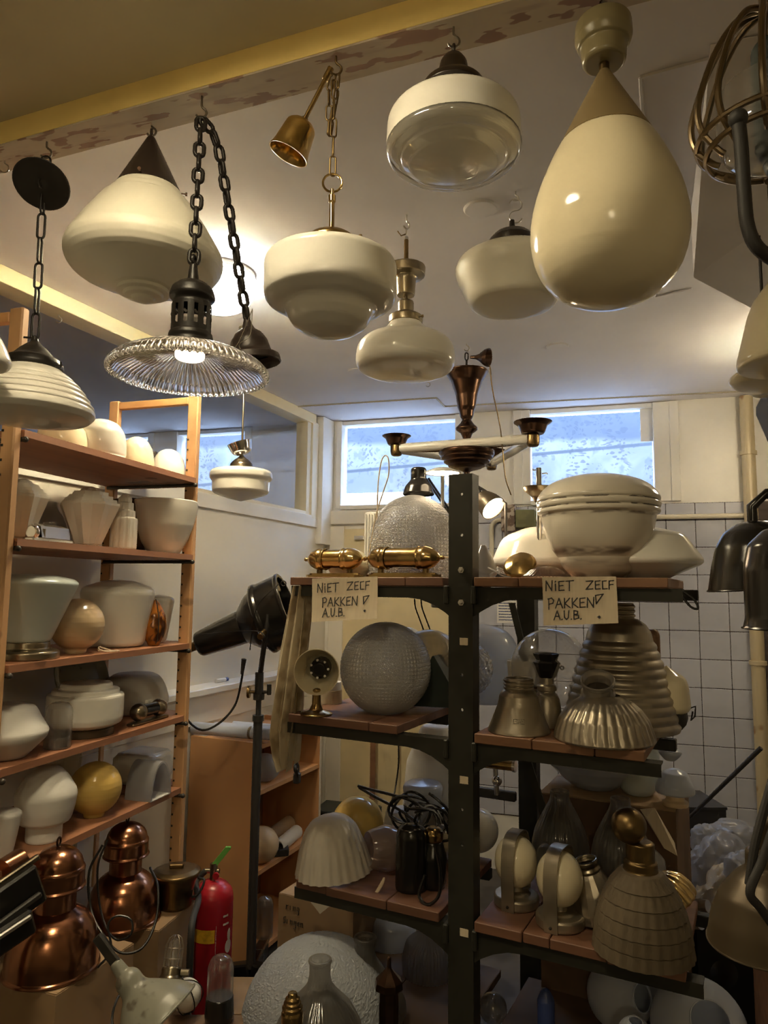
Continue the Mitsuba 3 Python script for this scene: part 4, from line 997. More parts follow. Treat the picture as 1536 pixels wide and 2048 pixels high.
part(sr, 'brace', hull([RK(u, .30 + d, z) for u, z in ((.045, ZM + .35), (.065, ZM + .35), (.115, ZL + .55), (.135, ZL + .55)) for d in (0, .006)] ), 'rack_green', False)
part(sr, 'brace', hull([RK(u, .30 + d, z) for u, z in ((.05, ZM - .02), (.075, ZM - .02), (.175, ZL + .1), (.20, ZL + .1)) for d in (0, .006)] ), 'rack_green', False)
def arm(z, u1, s):                     # bracket with a curved gusset at the post
    u0 = s * (PW / 2)
    h = .032
    poly = [(u0, z - .02 + .02), (u1, z), (u1, z - h), (u0 + s * .13, z - h)] + [(u0 + s * .13 * (1 - t), z - h - .05 * t * t) for t in (.3, .6, .85, 1)] + [(u0, z - h - .06)]
    m = trimesh.creation.extrude_polygon(Polygon([(a, b) for a, b in poly]), .006, engine='earcut')
    return cat(mv(m, RK(0, .012, 0), Rp), hull([RK(u, v, zz) for u in (u0, u1) for v in (.012, .05) for zz in (z, z - .005)]))
uL, uR = uof(582, 1170), uof(1338, 1170)
sh = [('L', ZT, uL, -.05, .42, [-.33, -.17]), ('R', ZT, .042, uR, .44, [.17, .33]), ('L', ZM, uof(578, 1450), uof(798, 1462), .40, [uof(740, 1450)]), ('R', ZM, .040, uof(1290, 1500), .36, [.20, .36]),
      ('L', ZL, uof(592, 1785), -.06, .44, [-.42, -.22]), ('R', ZL, .040, uof(1372, 1920), .42, [.17, .24, .38])]
for side, z, u0, u1, dep, cuts in sh:
    us = [u0] + cuts + [u1]
    tk = .026
    for a, b in zip(us, us[1:]):
        j = random.uniform(-.004, .004)
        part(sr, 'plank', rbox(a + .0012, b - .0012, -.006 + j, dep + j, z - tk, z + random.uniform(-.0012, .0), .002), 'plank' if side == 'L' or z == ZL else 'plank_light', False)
    end = (uL - .002 if side == 'L' else uR + .03) if z == ZT else (u0 - .01 if side == 'L' else u1 + .035)
    part(sr, 'arm', arm(z - tk - .002, end, -1 if side == 'L' else 1), 'rack_green', False)
    part(sr, 'rear_rail', rbox(min(u0, u1), max(u0, u1) + (0.04 if side == 'R' else 0), dep - .03, dep + .002, z - tk - .034, z - tk - .002, .002), 'rack_green', False)
    zc_ = z - tk - .02
    part(sr, 'clamp', cat(rbox(-.048 if side == 'L' else .034, -.034 if side == 'L' else .048, -.012, .05, zc_ - .03, zc_ + .022, .003)), 'rack_green', False)
for y in (1140, 1205):
    c = RK(.004, -.0, zrow(925, y))
    part(fpost, 'bolt', cat(mv(trimesh.creation.cylinder(.0095, .008, sections=6), c - UY * .004, Rp), mv(lathe([(0, 0), (.006, 0), (.005, .006), (0, .007)], 16), c - UY * .008, zto(-UY))), 'zinc', False)
for y in (1283, 1560, 1865):
    part(fpost, 'price_sticker', mv(box(.024, .0008, .020), RK(.010, -.0006, zrow(927, y)), RRK), 'paper', False)
# bottom shelf, just below the picture
ZF = .32
for a, b in ((-.56, -.3), (-.3, -.05), (.04, .3), (.3, .62)):
    part(sr, 'plank', rbox(a, b - .002, 0.02, .5, ZF - .026, ZF, .002), 'cardboard_dark', False)
part(sr, 'loop_strap', tube(curve([RK(uR + .025, .02, ZT - .03), RK(uR + .055, .02, ZT - .055), RK(uR + .062, .02, ZT - .075), RK(uR + .045, .02, ZT - .07), RK(uR + .02, .02, ZT - .035)], 6), .003, 7), 'cable_black')

# hand-lettered notes hanging from the front edge
STROKES = {'N': ([[(0, 0), (.05, 1), (.6, 0), (.68, 1.05)]], .85), 'I': ([[(.15, 0), (.15, .7)], [(.14, .92), (.19, .98)]], .42), 'E': ([[(.62, 1), (.1, .95), (.08, .02), (.6, .05)], [(.1, .5), (.5, .55)]], .8), 'T': ([[(0, .98), (.8, 1.05)], [(.38, 1), (.33, 0)]], .95),
           'Z': ([[(.05, .95), (.8, 1), (0, .0), (.75, .06)]], .95), 'L': ([[(.5, 1.0), (.08, .95), (.06, .03), (.55, .05)]], .7), 'F': ([[(.6, 1.02), (.1, .96), (.05, -.02)], [(.1, .52), (.48, .55)]], .72), 'P': ([[(.08, -.1), (.1, 1)], [(.02, .95), (.4, 1.05), (.62, .8), (.5, .5), (.12, .42)]], .78),
           'A': ([[(0, 0), (.38, 1), (.72, 0)], [(.14, .38), (.6, .4)]], .85), 'K': ([[(.08, 0), (.1, 1)], [(.62, 1), (.12, .45), (.66, .02)]], .78), 'U': ([[(.05, 1), (.08, .25), (.3, 0), (.5, .2), (.58, 1)]], .78), 'B': ([[(.08, 0), (.1, 1), (.5, .9), (.5, .62), (.1, .52), (.58, .45), (.6, .12), (.08, 0)]], .78),
           '.': ([[(.05, .0), (.1, .04)]], .28), '!': ([[(0, 1), (.75, 1.12), (.05, .1), (0, 1)]], .9), 'o': ([[(.1, .1), (.2, .18), (.28, .1), (.2, 0), (.1, .1)]], .4), ' ': ([], .6)}
def stroke_text(txt, x, y, h, w):
    out = []
    for ch in txt:
        ss, adv = STROKES[ch]
        for s in ss:
            for a, b in zip(s, s[1:]):
                p, q = V(x + a[0] * h, y + a[1] * h), V(x + b[0] * h, y + b[1] * h)
                d = q - p; L = np.linalg.norm(d)
                if L < 1e-6: continue
                d /= L; n_ = V(-d[1], d[0]) * w / 2; p2, q2 = p - d * w * .4, q + d * w * .4
                out.append(np.array([p2 - n_, q2 - n_, q2 + n_, p2 + n_]))
        x += adv * h
    return out
def note(label, pts, lines):
    """A sheet whose corners are seen at the pixels pts (tl, tr, br, bl), just in front of the plank edges."""
    P = [rk(px, py, -.012) for px, py in pts]
    def surf(s, q):                    # s to the right, q down; the lower part curls forward a little
        return (P[0] * (1 - s) + P[1] * s) * (1 - q) + (P[3] * (1 - s) + P[2] * s) * q - UY * (.010 * q * q + .003 * math.sin(3 * s) * q)
    t = thing('paper_note', label, 'note')
    n, m = 13, 11
    v = [surf(i / (n - 1), j / (m - 1)) for j in range(m) for i in range(n)]
    f = [(j * n + i, j * n + i + 1, (j + 1) * n + i + 1, (j + 1) * n + i) for j in range(m - 1) for i in range(n - 1)]
    f3 = [(a, b, c) for a, b, c, d in f] + [(a, c, d) for a, b, c, d in f]
    sheet = M(v, f3); back = sheet.copy(); back.apply_translation(UY * .0004); back.invert()
    shk = part(t, 'sheet', cat(sheet, back), 'paper', True)
    Wd, Ht = np.linalg.norm(P[1] - P[0]), np.linalg.norm(P[3] - P[0])
    for txt, x, y, h in lines:
        vv, ff = [], []
        for quad in stroke_text(txt, x * Wd, -y * Ht, h * Ht, .0030):
            b = len(vv)
            for s in np.linspace(0, 1, 4):
                for e in (0, 1):
                    c = (quad[0] * (1 - s) + quad[1] * s) if e == 0 else (quad[3] * (1 - s) + quad[2] * s)
                    vv.append(surf(np.clip(c[0] / Wd, -.02, 1.02), np.clip(-c[1] / Ht, 0, 1)) - UY * .0012)
            for s in range(3):
                a = b + 2 * s
                ff += [(a, a + 2, a + 3), (a, a + 3, a + 1)]
        part(shk, 'lettering', M(vv, ff), 'ink', False)
note('left of two handwritten notes, hanging below the brass wall lamps', [(624, 1157), (755, 1153), (757, 1237), (626, 1244)], [('NIET', .09, .33, .20), ('ZELF', .55, .30, .19), ('PAKKEN', .165, .66, .20), ('!', .795, .66, .19), ('o', .80, .82, .20), ('A.U.B.', .18, .90, .19)])
note('right of two handwritten notes, hanging below the big grimy bell shade', [(1084, 1154), (1232, 1153), (1238, 1246), (1089, 1251)], [('NIET', .05, .29, .20), ('ZELF', .60, .27, .18), ('PAKKEN', .07, .65, .20), ('!', .72, .60, .20), ('o', .73, .88, .22), ('A.U.B.', .15, .89, .18)])

def rki(px, v, z):                     # foot of a thing on a shelf: seen at column px, v metres back
    py = 1178 - (z - CAM[2]) * FPX / (np.dot(RK(0, v) - CAM, FW)) * 1.0
    p = rk(px, py, v)
    return p[0], p[1], z, mpp(p[0], p[1], z)
def stand(name, label, cat_, px, v, z, prof, mt, r=5, n=48, mod=None, smooth=40, group=None, R=None):
    x, y, z, k = rki(px, v, z)
    return one(name, lat(x, y, z, prof, k, n, r, mod, R), mt, label, cat_, group, smooth)

# ---- relief of the pressed-glass globes: rows of eight-pointed stars
def star_mod(nc, rows, amp):
    def f(rr, zz, a, t):
        u = (a / (2 * math.pi) * nc) % 1 - .5
        w = (t * rows) % 1 - .5
        ax, aw = np.abs(u), abs(w)
        h = np.minimum(np.minimum(ax, aw), np.minimum(np.abs(ax - aw), .5 - np.maximum(ax, aw)))
        return rr * (1 - amp * (1 - np.clip(h / .17, 0, 1)))
    return f
def fine(prof, r, n):                  # resample a softened outline evenly
    p = np.array(soft(prof, r)); s = np.concatenate([[0], np.cumsum(np.linalg.norm(np.diff(p, axis=0), axis=1))])
    q = np.linspace(0, s[-1], n)
    return list(np.stack([np.interp(q, s, p[:, 0]), np.interp(q, s, p[:, 1])], 1))
def globe(R, flat, top=0.0):
    return [(R * math.sin(a), R * math.cos(flat) - R * math.cos(a)) for a in np.linspace(flat, math.pi - top, 24)]

# ---------------- top shelf, left
def brass_lamp(pa, pb, v, label, mt, kn):
    A, B = rk(pa, 1118, v), rk(pb, 1118, v); A[2] = B[2] = ZT + .060
    d = (B - A); L = np.linalg.norm(d); d /= L
    t = thing('brass_wall_lamp', label, 'wall lamp')
    Rr = np.stack([d, UY - d * np.dot(d, UY), V(0, 0, 1)], 1)
    c = (A + B) / 2; c[2] = ZT
    o = [(-L / 2 - .045, -.012), (-L / 2 - .03, -.024), (L / 2 + .03, -.024), (L / 2 + .045, -.012), (L / 2 + .045, .012), (L / 2 + .03, .024), (-L / 2 - .03, .024), (-L / 2 - .045, .012)]
    part(t, 'base_plate', mv(cat(prism(o, .009), prism([(a * .9, b * .6) for a, b in o], .014)), c, Rr), 'brass', False)
    cap = lathe(soft([(.033, -.024), (.036, -.024), (.036, -.021), (.0345, -.018), (.0345, -.010), (.036, -.006), (.036, 0), (.034, .008), (.027, .026), (.014, .040), (.005, .046), (.005, .050), (.007, .054), (.005, .060), (0, .062)], .003), 40)
    cap2 = lathe(soft([(.031, -.034), (.031, 0), (.02, .02), (0, .03)], .003), 40); cap2.invert()
    for e, s in ((A, -1), (B, 1)):
        part(t, 'end_cap', mv(cat(cap, cap2), e, zto(d * s, V(0, 0, 1))), mt)
        part(t, 'foot', rod(V(e[0], e[1], ZT + .012), V(e[0], e[1], ZT + .028), .010, 14), 'brass_dull')
    sh_ = lathe([(.031, -L / 2 + .005), (.031, L / 2 - .005), (.0298, L / 2 - .005), (.0298, -L / 2 + .005), (.031, -L / 2 + .005)], 28, a0=-2.25, a1=2.25)
    part(t, 'shield', mv(sh_, (A + B) / 2, zto(d, V(0, 0, 1) - UY * .5)), mt, 40)
    if kn:
        part(t, 'switch_pin', rod(B + d * .06, B + d * .085, .002, 8), 'paper')
brass_lamp(640, 700, .11, 'left one of the two brass tube wall lamps on the top shelf', 'brass_bright', 0)
brass_lamp(762, 852, .08, 'right one of the two brass tube wall lamps, next to the steel post', 'brass', 1)
x, y, z, k = rki(826, .31, ZT)
prof = fine([(k * a, k * b) for a, b in [(88, 0), (91, 40), (91, 70), (86, 105), (70, 136), (44, 158), (16, 168), (0, 169)]], 30 * k, 241)
pressed = lathe(prof, 608, star_mod(38, 15, .022))
inn = lathe([(max(a - .005, 1e-4), min(b, prof[-1][1] - .005)) for a, b in prof[::3]], 96); inn.invert(); pressed = cat(pressed, inn)
one('pressed_glass_dome', mv(pressed, (x, y, z)), 'pressed_glass', 'large clear dome of star-pressed glass behind the brass wall lamps', 'lamp shade', smooth=False)
x, y, z, k = rki(836, .42, ZT)
t = thing('desk_lamp', 'black desk lamp whose head shows above the pressed glass dome', 'desk lamp')
def R_(a, b): return V(x, y, zat(x, y, b)) + EXC * (a - 836) * k
part(t, 'head', mv(lathe(soft([(31, 0), (32, 3), (27, 18), (17, 30), (16, 32), (16, 52), (13, 56), (0, 56)], 4), 40), (0, 0, 0)).apply_scale(k).apply_translation(R_(836, 990)), 'black_gloss')
part(t, 'switch', rod(R_(824, 948) - _H * .012, R_(824, 948) - _H * .03, .005, 10), 'chrome')
for o in (0, .010):
    part(t, 'arm', rod(R_(848, 955) + V(o, .02, 0), R_(880, 1010) + V(o, .1, 0), .004, 8), 'black_gloss')
part(t, 'stem', rod(R_(880, 1010) + V(.005, .1, 0), V(R_(880, 1010)[0] + .005, R_(880, 1010)[1] + .1, ZT), .007, 10), 'black_gloss')
part(t, 'foot', mv(lathe([(.06, 0), (.06, .01), (0, .016)], 28), (R_(880, 1010)[0] + .005, R_(880, 1010)[1] + .1, ZT)), 'black_gloss')
one('white_flex', tube(curve([rk(734, 1130, .2), rk(742, 1085, .2), rk(752, 1030, .2), rk(766, 985, .2), rk(777, 950, .2), rk(777, 920, .2), rk(771, 911, .2), rk(763, 922, .2), rk(757, 960, .2), rk(755, 1000, .2), rk(754, 1040, .21), rk(752, 1100, .22)], 6), .0022, 7), 'paper', 'thin grey cord standing in a loop left of the pressed glass dome', 'cord')
x, y, z, k = rki(748, .40, ZT)
t = thing('louvred_lamp', 'white upright box with vertical louvres behind the pressed glass dome', 'lamp')
part(t, 'body', mv(box(34 * k, .04, 135 * k, bev=.003), (x, y, z + 67.5 * k), RRK), 'white_plastic', False)
for i in range(5):
    part(t, 'louvre', mv(box(3 * k, .012, 124 * k, bev=.001), V(x, y, z + 68 * k) + UX * (i - 2) * 6.5 * k - UY * .024, RRK), 'white_plastic', False)
stand('opal_saucer_lamp', 'small cream opal saucer behind the left brass wall lamp', 'lamp shade', 698, .24, ZT, [(0, 0), (30, 0), (46, 22), (46, 30), (28, 52), (10, 60), (0, 60)], 'opal_cream')
# ---------------- things between rack and windows
p = rk(885, 947, .385)
t = thing('disc_lamp', 'lit disc-shaped lamp on a thin chrome stand behind the steel post', 'lamp')
part(t, 'shade', mv(lathe(soft([(0, .020), (.03, .018), (.064, .004), (.066, 0), (.062, 0), (.03, .012), (0, .013)], .004), 40), p), 'opal')
scene[_num(t + '__diffuser')] = mikit.ply(mv(lathe([(.058, 0.001), (0, -.002)], 36), p), 'opal', smooth=35, emitter={'type': 'area', 'radiance': rgb(9, 6.8, 4.2)})
part(t, 'stand', rod(p + V(0, 0, -.004), V(p[0], p[1], ZT + .01), .0062, 12), 'chrome')
part(t, 'foot', mv(lathe(soft([(.045, 0), (.045, .008), (.012, .014), (0, .014)], .003), 32), (p[0], p[1], ZT)), 'chrome')
t = thing('spot_lamp', 'small lit grey spot lamp clipped to the right of the steel post', 'lamp')
c = rk(978, 1008, .35); ax = at(996, 1024, mpp(*c) * FPX - .055) - at(962, 990, mpp(*c) * FPX + .01); ax /= np.linalg.norm(ax)
A = zto(ax); k = mpp(*c)
m = lathe(soft([(0, -30), (10, -30), (17, -24), (24, -4), (27, 16), (25, 16), (21, -3), (14, -20), (0, -24)], 4), 40); m.apply_scale(k)
part(t, 'shade', mv(m, c, A), 'bronze_paint')
m = lathe([(24.5, 13), (18, 15), (0, 16)], 32); m.apply_scale(k)
scene[_num(t + '__bulb')] = mikit.ply(mv(m, c, A), 'opal', smooth=35, emitter={'type': 'area', 'radiance': rgb(45, 32, 19)})
part(t, 'arm', tube([c - ax * 28 * k, c - ax * 36 * k + V(0, 0, .02), rk(950, 970, .36), RK(.02, .36, ZT + .25), RK(.02, .36, ZT)], .005, 8), 'black_matte')
part(t, 'clip_foot', mv(box(.06, .05, .02, bev=.004), RK(.02, .36, ZT + .01), RRK), 'black_matte', False)
# ---------------- top shelf, right
kb_ = mpp(*rk(1198, 1150, .20))
def _grime(p, n, uv):
    g = smoothstep(0.40, 0.62, fbm(p.x * 20, p.y * 20, p.z * 45, 3))
    h = (p.z - ZT) / kb_
    def bnd(c, w): return smoothstep(w, 0.0, dr.abs(h - c))
    line = dr.maximum(bnd(139.5, 2.2), bnd(153, 2.2)) * 0.85
    soft_ = dr.clip(bnd(125, 6) * .8 + bnd(52, 12) * .75 + bnd(4, 16) * .8 + bnd(30, 12) * .3, 0, 1)
    return mix(mix((0.80, 0.77, 0.70), (0.14, 0.10, 0.075), soft_ * g), (0.05, 0.035, 0.03), line * smoothstep(.25, .5, g + .2))
glossy('opal_grimy', proc(_grime), 0.05)
cv = lambda *q: [tuple(w) for w in curve(q, 4)]
bell = [(0, 0), (48, 0)] + cv((49, 1), (55, 7), (66, 18), (74, 29), (77.5, 37), (79, 42)) + cv((82, 46), (92, 60), (100, 76), (105, 92), (109, 108), (112, 126)) + [(113, 127), (119, 130), (120, 136), (116, 139.5), (120, 142), (121.5, 149), (117, 153), (120.5, 156)] + cv((120, 162), (112, 175), (98, 188), (78, 198), (50, 206), (22, 210), (0, 211))
stand('bell_lamp', 'big grimy white bell-shaped opal with ridged rim above the right note', 'lamp shade', 1198, .20, ZT, bell, 'opal_grimy', r=2.5, n=80)
stand('faceted_opal_lamp', 'wide white opal behind the chrome stand, left of the grimy bell', 'lamp shade', 1082, .42, ZT, [(0, 0), (50, 0), (58, 4), (95, 28), (97, 38), (80, 76), (70, 88), (30, 104), (0, 108)], 'opal', r=6, n=64)
stand('faceted_opal_lamp', 'wide white opal right of and behind the grimy bell', 'lamp shade', 1288, .30, ZT, [(0, 0), (44, 0), (50, 4), (108, 30), (112, 38), (106, 48), (80, 86), (72, 92), (30, 103), (0, 106)], 'opal', r=6, n=64)
x, y, z, k = rki(1080, .30, ZT)
t = thing('chrome_stand', 'chrome rod stand with a pewter dish left of the grimy bell', 'stand')
part(t, 'rod', rod(V(x, y, z + .02), V(x, y, zat(x, y, 936)), 5.5 * k, 14), 'chrome')
def U_(a, b): return V(x, y, zat(x, y, b)) + EXC * (a - 1080) * k
part(t, 'dish', mv(lathe(soft([(7, 0), (12, 10), (26, 22), (30, 28), (31, 31), (29, 31), (10, 14), (6, 10)], 3), 36).apply_scale(k), U_(1078, 1004)), 'brass_grey')
part(t, 'clamp', cat(rod(U_(1070, 1120) - _H * .02, U_(1095, 1118) - _H * .02, .011, 12), rod(U_(1080, 1128), U_(1080, 1106), .009, 12)), 'steel_dark')
part(t, 'hook', tube([U_(1074, 940), U_(1068, 940), U_(1068, 937)], .002, 6), 'chrome')
part(t, 'hook', tube([U_(1086, 947), U_(1096, 946), U_(1098, 948)], .002, 6), 'chrome')
part(t, 'foot', hull([U_(a, 1150) + _H * b + V(0, 0, c_) for a in (1060, 1118) for b in (-.03, .03) for c_ in (.0, .012)]), 'steel_dark', False)
x, y, z, k = rki(1040, .12, ZT)
one('brass_rose', mv(lathe(soft([(0, 0), (33, 0), (34, 2), (30, 8), (12, 14), (0, 15)], 3), 40).apply_scale(k), V(x, y, z + 24 * k), zto(V(0, 0, .62) - UY * .8)), 'brass', 'tarnished brass ceiling rose leaning on the top shelf right of the post', 'ceiling rose')
x, y, z, k = rki(1092, .07, ZT)
one('pressed_glass_dish', lat(x, y, z, [(48, 0), (48, 3), (40, 8), (30, 16), (18, 21), (0, 23)], k, 120, 2, lambda rr, zz, a, f: rr * (1 + .02 * np.cos(40 * a))), 'ribbed_glass', 'upturned clear pressed glass dish at the front of the top shelf', 'dish', smooth=25)
c = rk(985, 1140, .1); c[2] = ZT
one('lamp_flex', tube(curve([c + UX * a + UY * b + V(0, 0, e) for a, b, e in ((-.03, .05, .003), (-.01, .02, .012), (.02, .0, .02), (.03, .03, .012), (.0, .05, .02), (-.02, .02, .03), (.01, -.01, .02), (.04, -.015, .004), (.07, .0, .004), (.08, .03, .012), (.05, .06, .016), (.02, .04, .024), (.015, .0, .03), (.03, -.02, .012))], 5), .0024, 6), 'plastic_film', 'tangle of pale cord on the top shelf beside the steel post', 'cord')
stand('glass_saucer', 'small clear glass beside the white cord right of the steel post', 'glass', 966, .16, ZT, [(0, 0), (20, 0), (30, 10), (20, 40), (8, 62), (6, 66)], 'grey_glass')
# boxes on the wall behind
q = on_y(1016, 1036, YB - .05)
one('mottled_box', span((q[0] - .035, YB - .09, q[2] - .08), (q[0] + .045, YB - .008, q[2] + .075), .003), 'mould', 'mottled brown box on the tiled wall under the right high window', 'box', smooth=False)
q = on_y(1050, 1036, YB - .05)
one('olive_box', span((q[0] - .05, YB - .10, q[2] - .06), (q[0] + .06, YB - .008, q[2] + .045), .004), 'olive', 'olive green box next to the mottled box on the wall', 'box', smooth=False)

# ---------------- middle shelf, left
x, y, z, k = rki(634, .03, ZM)
t = thing('cup_lamp', 'cream tilted cup-shaped lamp with brass foot at the left end of the middle shelf', 'table lamp')
c = V(x, y, zat(x, y, 1340)); ax = at(629, 1337, mpp(*c) * FPX - .1) - at(640, 1326, mpp(*c) * FPX); ax /= np.linalg.norm(ax); A = zto(ax)
m = lathe(soft([(45, 22), (46, 24), (44, 24), (40, 4), (30, -30), (22, -46), (0, -50)], 4), 48); m.apply_scale(k)
mi_ = lathe(soft([(44, 24), (38, 2), (28, -30), (20, -43), (0, -46)], 4), 48); mi_.apply_scale(k); mi_.invert()
part(t, 'shade', mv(cat(m, mi_), c, A), 'opal_cream', 40)
part(t, 'socket', mv(lathe(soft([(0, -6), (12, -6), (14, -8), (14, -12), (20, -14), (21, -44)], 1), 28).apply_scale(k), c, A), 'black_gloss')
for i in range(7):
    a = i * .9
    part(t, 'vent_hole', mv(lathe([(0, 0), (2.6, 0)], 10).apply_scale(k), c + A @ V(18 * math.cos(a), 18 * math.sin(a), -11) * k, A), 'opal', False)
part(t, 'foot', lat(x, y - .01, z, [(0, 0), (32, 0), (32, 3), (26, 6), (14, 10), (9, 20), (8, 50), (0, 52)], k, 36, 3), 'brass')
x, y, z, k = rki(656, .24, ZM)
t = thing('roll', 'short cream roll standing behind the cup lamp', 'roll')
part(t, 'band', lat(x, y, z, [(0, 0), (27, 0), (27, 26), (0, 26)], k, 36, 1), 'cloth_beige')
part(t, 'top', lat(x, y, z, [(25, 26), (25, 42), (0, 42)], k, 36, 1), 'white_plastic')
x, y, z, k = rki(770, .17, ZM)
g = [(a * k, b * k) for a, b in globe(92.5, .36, 0.0)]
gi = globe(92.5, .36, 0.0); inn = lathe([(max(a * k - .004, 1e-4), .004 + b * k * .955) for a, b in gi], 96); inn.invert()
one('pressed_glass_globe', mv(cat(lathe(fine(g, 0, 273), 576, star_mod(36, 17, .022)), inn), (x, y, z)), 'pressed_glass', 'big round globe of star-pressed clear glass on the middle shelf', 'lamp shade', smooth=False)
def gmod(nc, rows, amp, s):
    def f(rr, zz, a, t):
        return rr * (1 + amp * (np.sin(nc * a + 3 * math.sin(t * rows * 2)) * math.sin(rows * 6.28 * t + s)))
    return f
x, y, z, k = rki(858, .34, ZM)
one('textured_glass_globe', mv(lathe(fine([(a * k, b * k) for a, b in globe(68, .3)], 0, 120), 240, gmod(34, 14, .012, 0)), (x, y, z + 20 * k)), 'grey_glass', 'grey pebbled glass globe behind the big pressed globe', 'lamp shade', smooth=30)
x, y, z, k = rki(930, .40, ZM)
one('textured_glass_globe', mv(lathe(fine([(a * k, b * k) for a, b in globe(55, .3)], 0, 110), 220, gmod(24, 9, .035, 1)), (x, y, z + 22 * k)), 'dirty_glass', 'crinkled golden clear glass globe mostly hidden by the steel post', 'lamp shade', smooth=30)
stand('bubble_glass_lamp', 'tall frosted bubbled glass shade behind the right side of the steel post', 'lamp shade', 968, .56, ZM, [(0, 0), (60, 0), (66, 10), (72, 60), (70, 100), (58, 128), (36, 146), (0, 152)], 'bubble_glass', r=16)
stand('opal_ball_lamp', 'small white opal ball peeping out behind the grey pebbled globe', 'lamp shade', 812, .50, ZM, [(a, b + 60) for a, b in globe(40, .3)], 'opal', r=0)
w = [rk(px, py, .22) for px, py in ((864, 1312), (868, 1312), (899, 1368), (899, 1416), (826, 1412))]
one('dark_wedge', hull([q + UY * o for q in w for o in (0, .06)]), 'green_dark', 'dark green wedge-shaped shade between the pressed globe and the post', 'lamp shade', smooth=False)
t = thing('lamp_flex', 'doubled black flex hanging below the top left shelf near the post', 'flex')
for px0, px1 in ((829, 848), (842, 861)):
    part(t, 'strand', tube(curve([rk(px0, 1198, .42), rk(px0 + 2, 1215, .42), rk(px0 + 9, 1235, .42), rk(px1, 1262, .42)], 5), .0025, 6), 'cable_black')
one('switch_box', mv(box(.05, .04, .05, bev=.004), rk(880, 1200, .30), RRK), 'chrome', 'small chrome switch box fixed under the top left shelf', 'switch box', smooth=False)
# cloth draped from the left end of the top shelf
t = thing('hanging_cloth', 'beige cloth hanging from the left end of the top plank shelf', 'cloth')
rows = [(1172, 583, 610), (1230, 572, 608), (1300, 559, 602), (1370, 549, 596), (1425, 541, 592), (1470, 538, 586), (1510, 546, 580), (1538, 558, 574)]
ys = np.linspace(1172, 1538, 40); l_ = np.interp(ys, [r_[0] for r_ in rows], [r_[1] for r_ in rows]); r__ = np.interp(ys, [r_[0] for r_ in rows], [r_[2] for r_ in rows])
nU = 41; v = []
for j, yy in enumerate(ys):
    for i in range(nU):
        s = i / (nU - 1)
        q = j / 39
        fold = (.012 + .010 * q) * math.sin(s * 15 + 1.2 * math.sin(q * 3) + .6) + .006 * math.sin(s * 31 + q * 5)
        edge = 3 * math.sin(7 * s) * (q > .97)
        v.append(rk(l_[j] * (1 - s) + r__[j] * s, yy + edge + (18 * (s - .5) ** 2 if q > .9 else 0), .01) + UY * fold)
f = []
for j in range(39):
    for i in range(nU - 1):
        a = j * nU + i
        f += [(a, a + 1, a + nU + 1), (a, a + nU + 1, a + nU)]
front = M(v, f); bk = front.copy(); bk.apply_translation(UY * .004); bk.invert()
part(t, 'front_fold', cat(front, bk), 'cloth_beige', True)
v2 = [q + UY * .028 for q in np.array(v)]
part(t, 'rear_fold', mv(M([q * 1.0 for q in v2], f), UX * .012 + V(0, 0, .02)), 'cloth_beige', True)

# ---------------- middle shelf, right
def thread(r0, h0, n, pitch, amp):
    out = []
    for i in range(n):
        out += [(r0, h0 + i * pitch), (r0 + amp, h0 + (i + .3) * pitch), (r0 + amp, h0 + (i + .6) * pitch), (r0, h0 + (i + .9) * pitch)]
    return out
x, y, z, k = rki(1038, .085, ZM)
t = thing('silver_reflector', 'plain silvered cone reflector with screw neck and small stamp beside the post', 'lamp shade')
part(t, 'body', lat(x, y, z, [(60, 0), (62, 1), (61, 5), (54, 22), (47, 40), (42, 52), (40, 60), (39, 70), (34, 78), (29, 82)] + thread(28, 83, 3, 7, 2.5) + [(28, 105), (25, 105), (25, 80), (36, 66), (50, 30), (59, 2)], k, 56, 2), 'silver_matte')
sm = [[(0, 0), (.028, 0), (.028, .012), (0, .012), (0, 0)], [(.003, .006), (.025, .006)], [(.006, .009), (.022, .009)], [(.008, .003), (.02, .003)]]
fz = (V(x, y, 0) - CAM) * V(1, 1, 0); fz /= -np.linalg.norm(fz); rt = V(-fz[1], fz[0], 0) * 1.0
o = V(x, y, z + 24 * k) + fz * 53.2 * k - rt * .014
tl = V(0, 0, 1) - fz * .42; tl /= np.linalg.norm(tl)
part(t, 'stamp', cat([tube([o + rt * a + tl * b + fz * .0006 for a, b in s], .0004, 4) for s in sm]), 'ink', False)
x, y, z, k = rki(1094, .20, ZM); k *= .86
t = thing('reflector_with_burner', 'small silver reflector topped by a brass collar and black crown burner', 'lamp')
part(t, 'body', lat(x, y, z, [(34, 0), (35, 2), (34, 30), (32, 46), (30, 60), (26, 72), (20, 78), (20, 82), (0, 82)], k, 48, 4), 'silver_matte')
part(t, 'collar', lat(x, y, z, [(20, 80), (23, 82), (23, 92), (20, 96), (18, 97), (18, 112), (0, 112)], k, 36, 1.5), 'silver_matte')
part(t, 'screw', rod(V(x, y, z + 88 * k) - EXC * 22 * k, V(x, y, z + 88 * k) - EXC * 32 * k, 3 * k, 8), 'brass_dull')
part(t, 'burner', lat(x, y, z, [(14, 110), (18, 112), (24, 128), (28, 146), (22, 152), (26, 166), (20, 168), (12, 150), (0, 146)], k, 18, 0, lambda rr, zz, a, f: rr * (1 + .16 * (np.arange(len(a)) % 3 == 0))), 'iron_black', False)
part(t, 'key', cat(rod(V(x, y, z + 136 * k) + EXC * 24 * k, V(x, y, z + 134 * k) + EXC * 34 * k, 2 * k, 8), ring(V(x, y, z + 134 * k) + EXC * 37 * k, 4 * k, 1.5 * k, _H, 14, 6)), 'iron_black')
x, y, z, k = rki(1208, .09, ZM)
t = thing('shell_reflector', 'ribbed silver shell-shaped glass reflector with clear ring neck at the front edge', 'lamp shade')
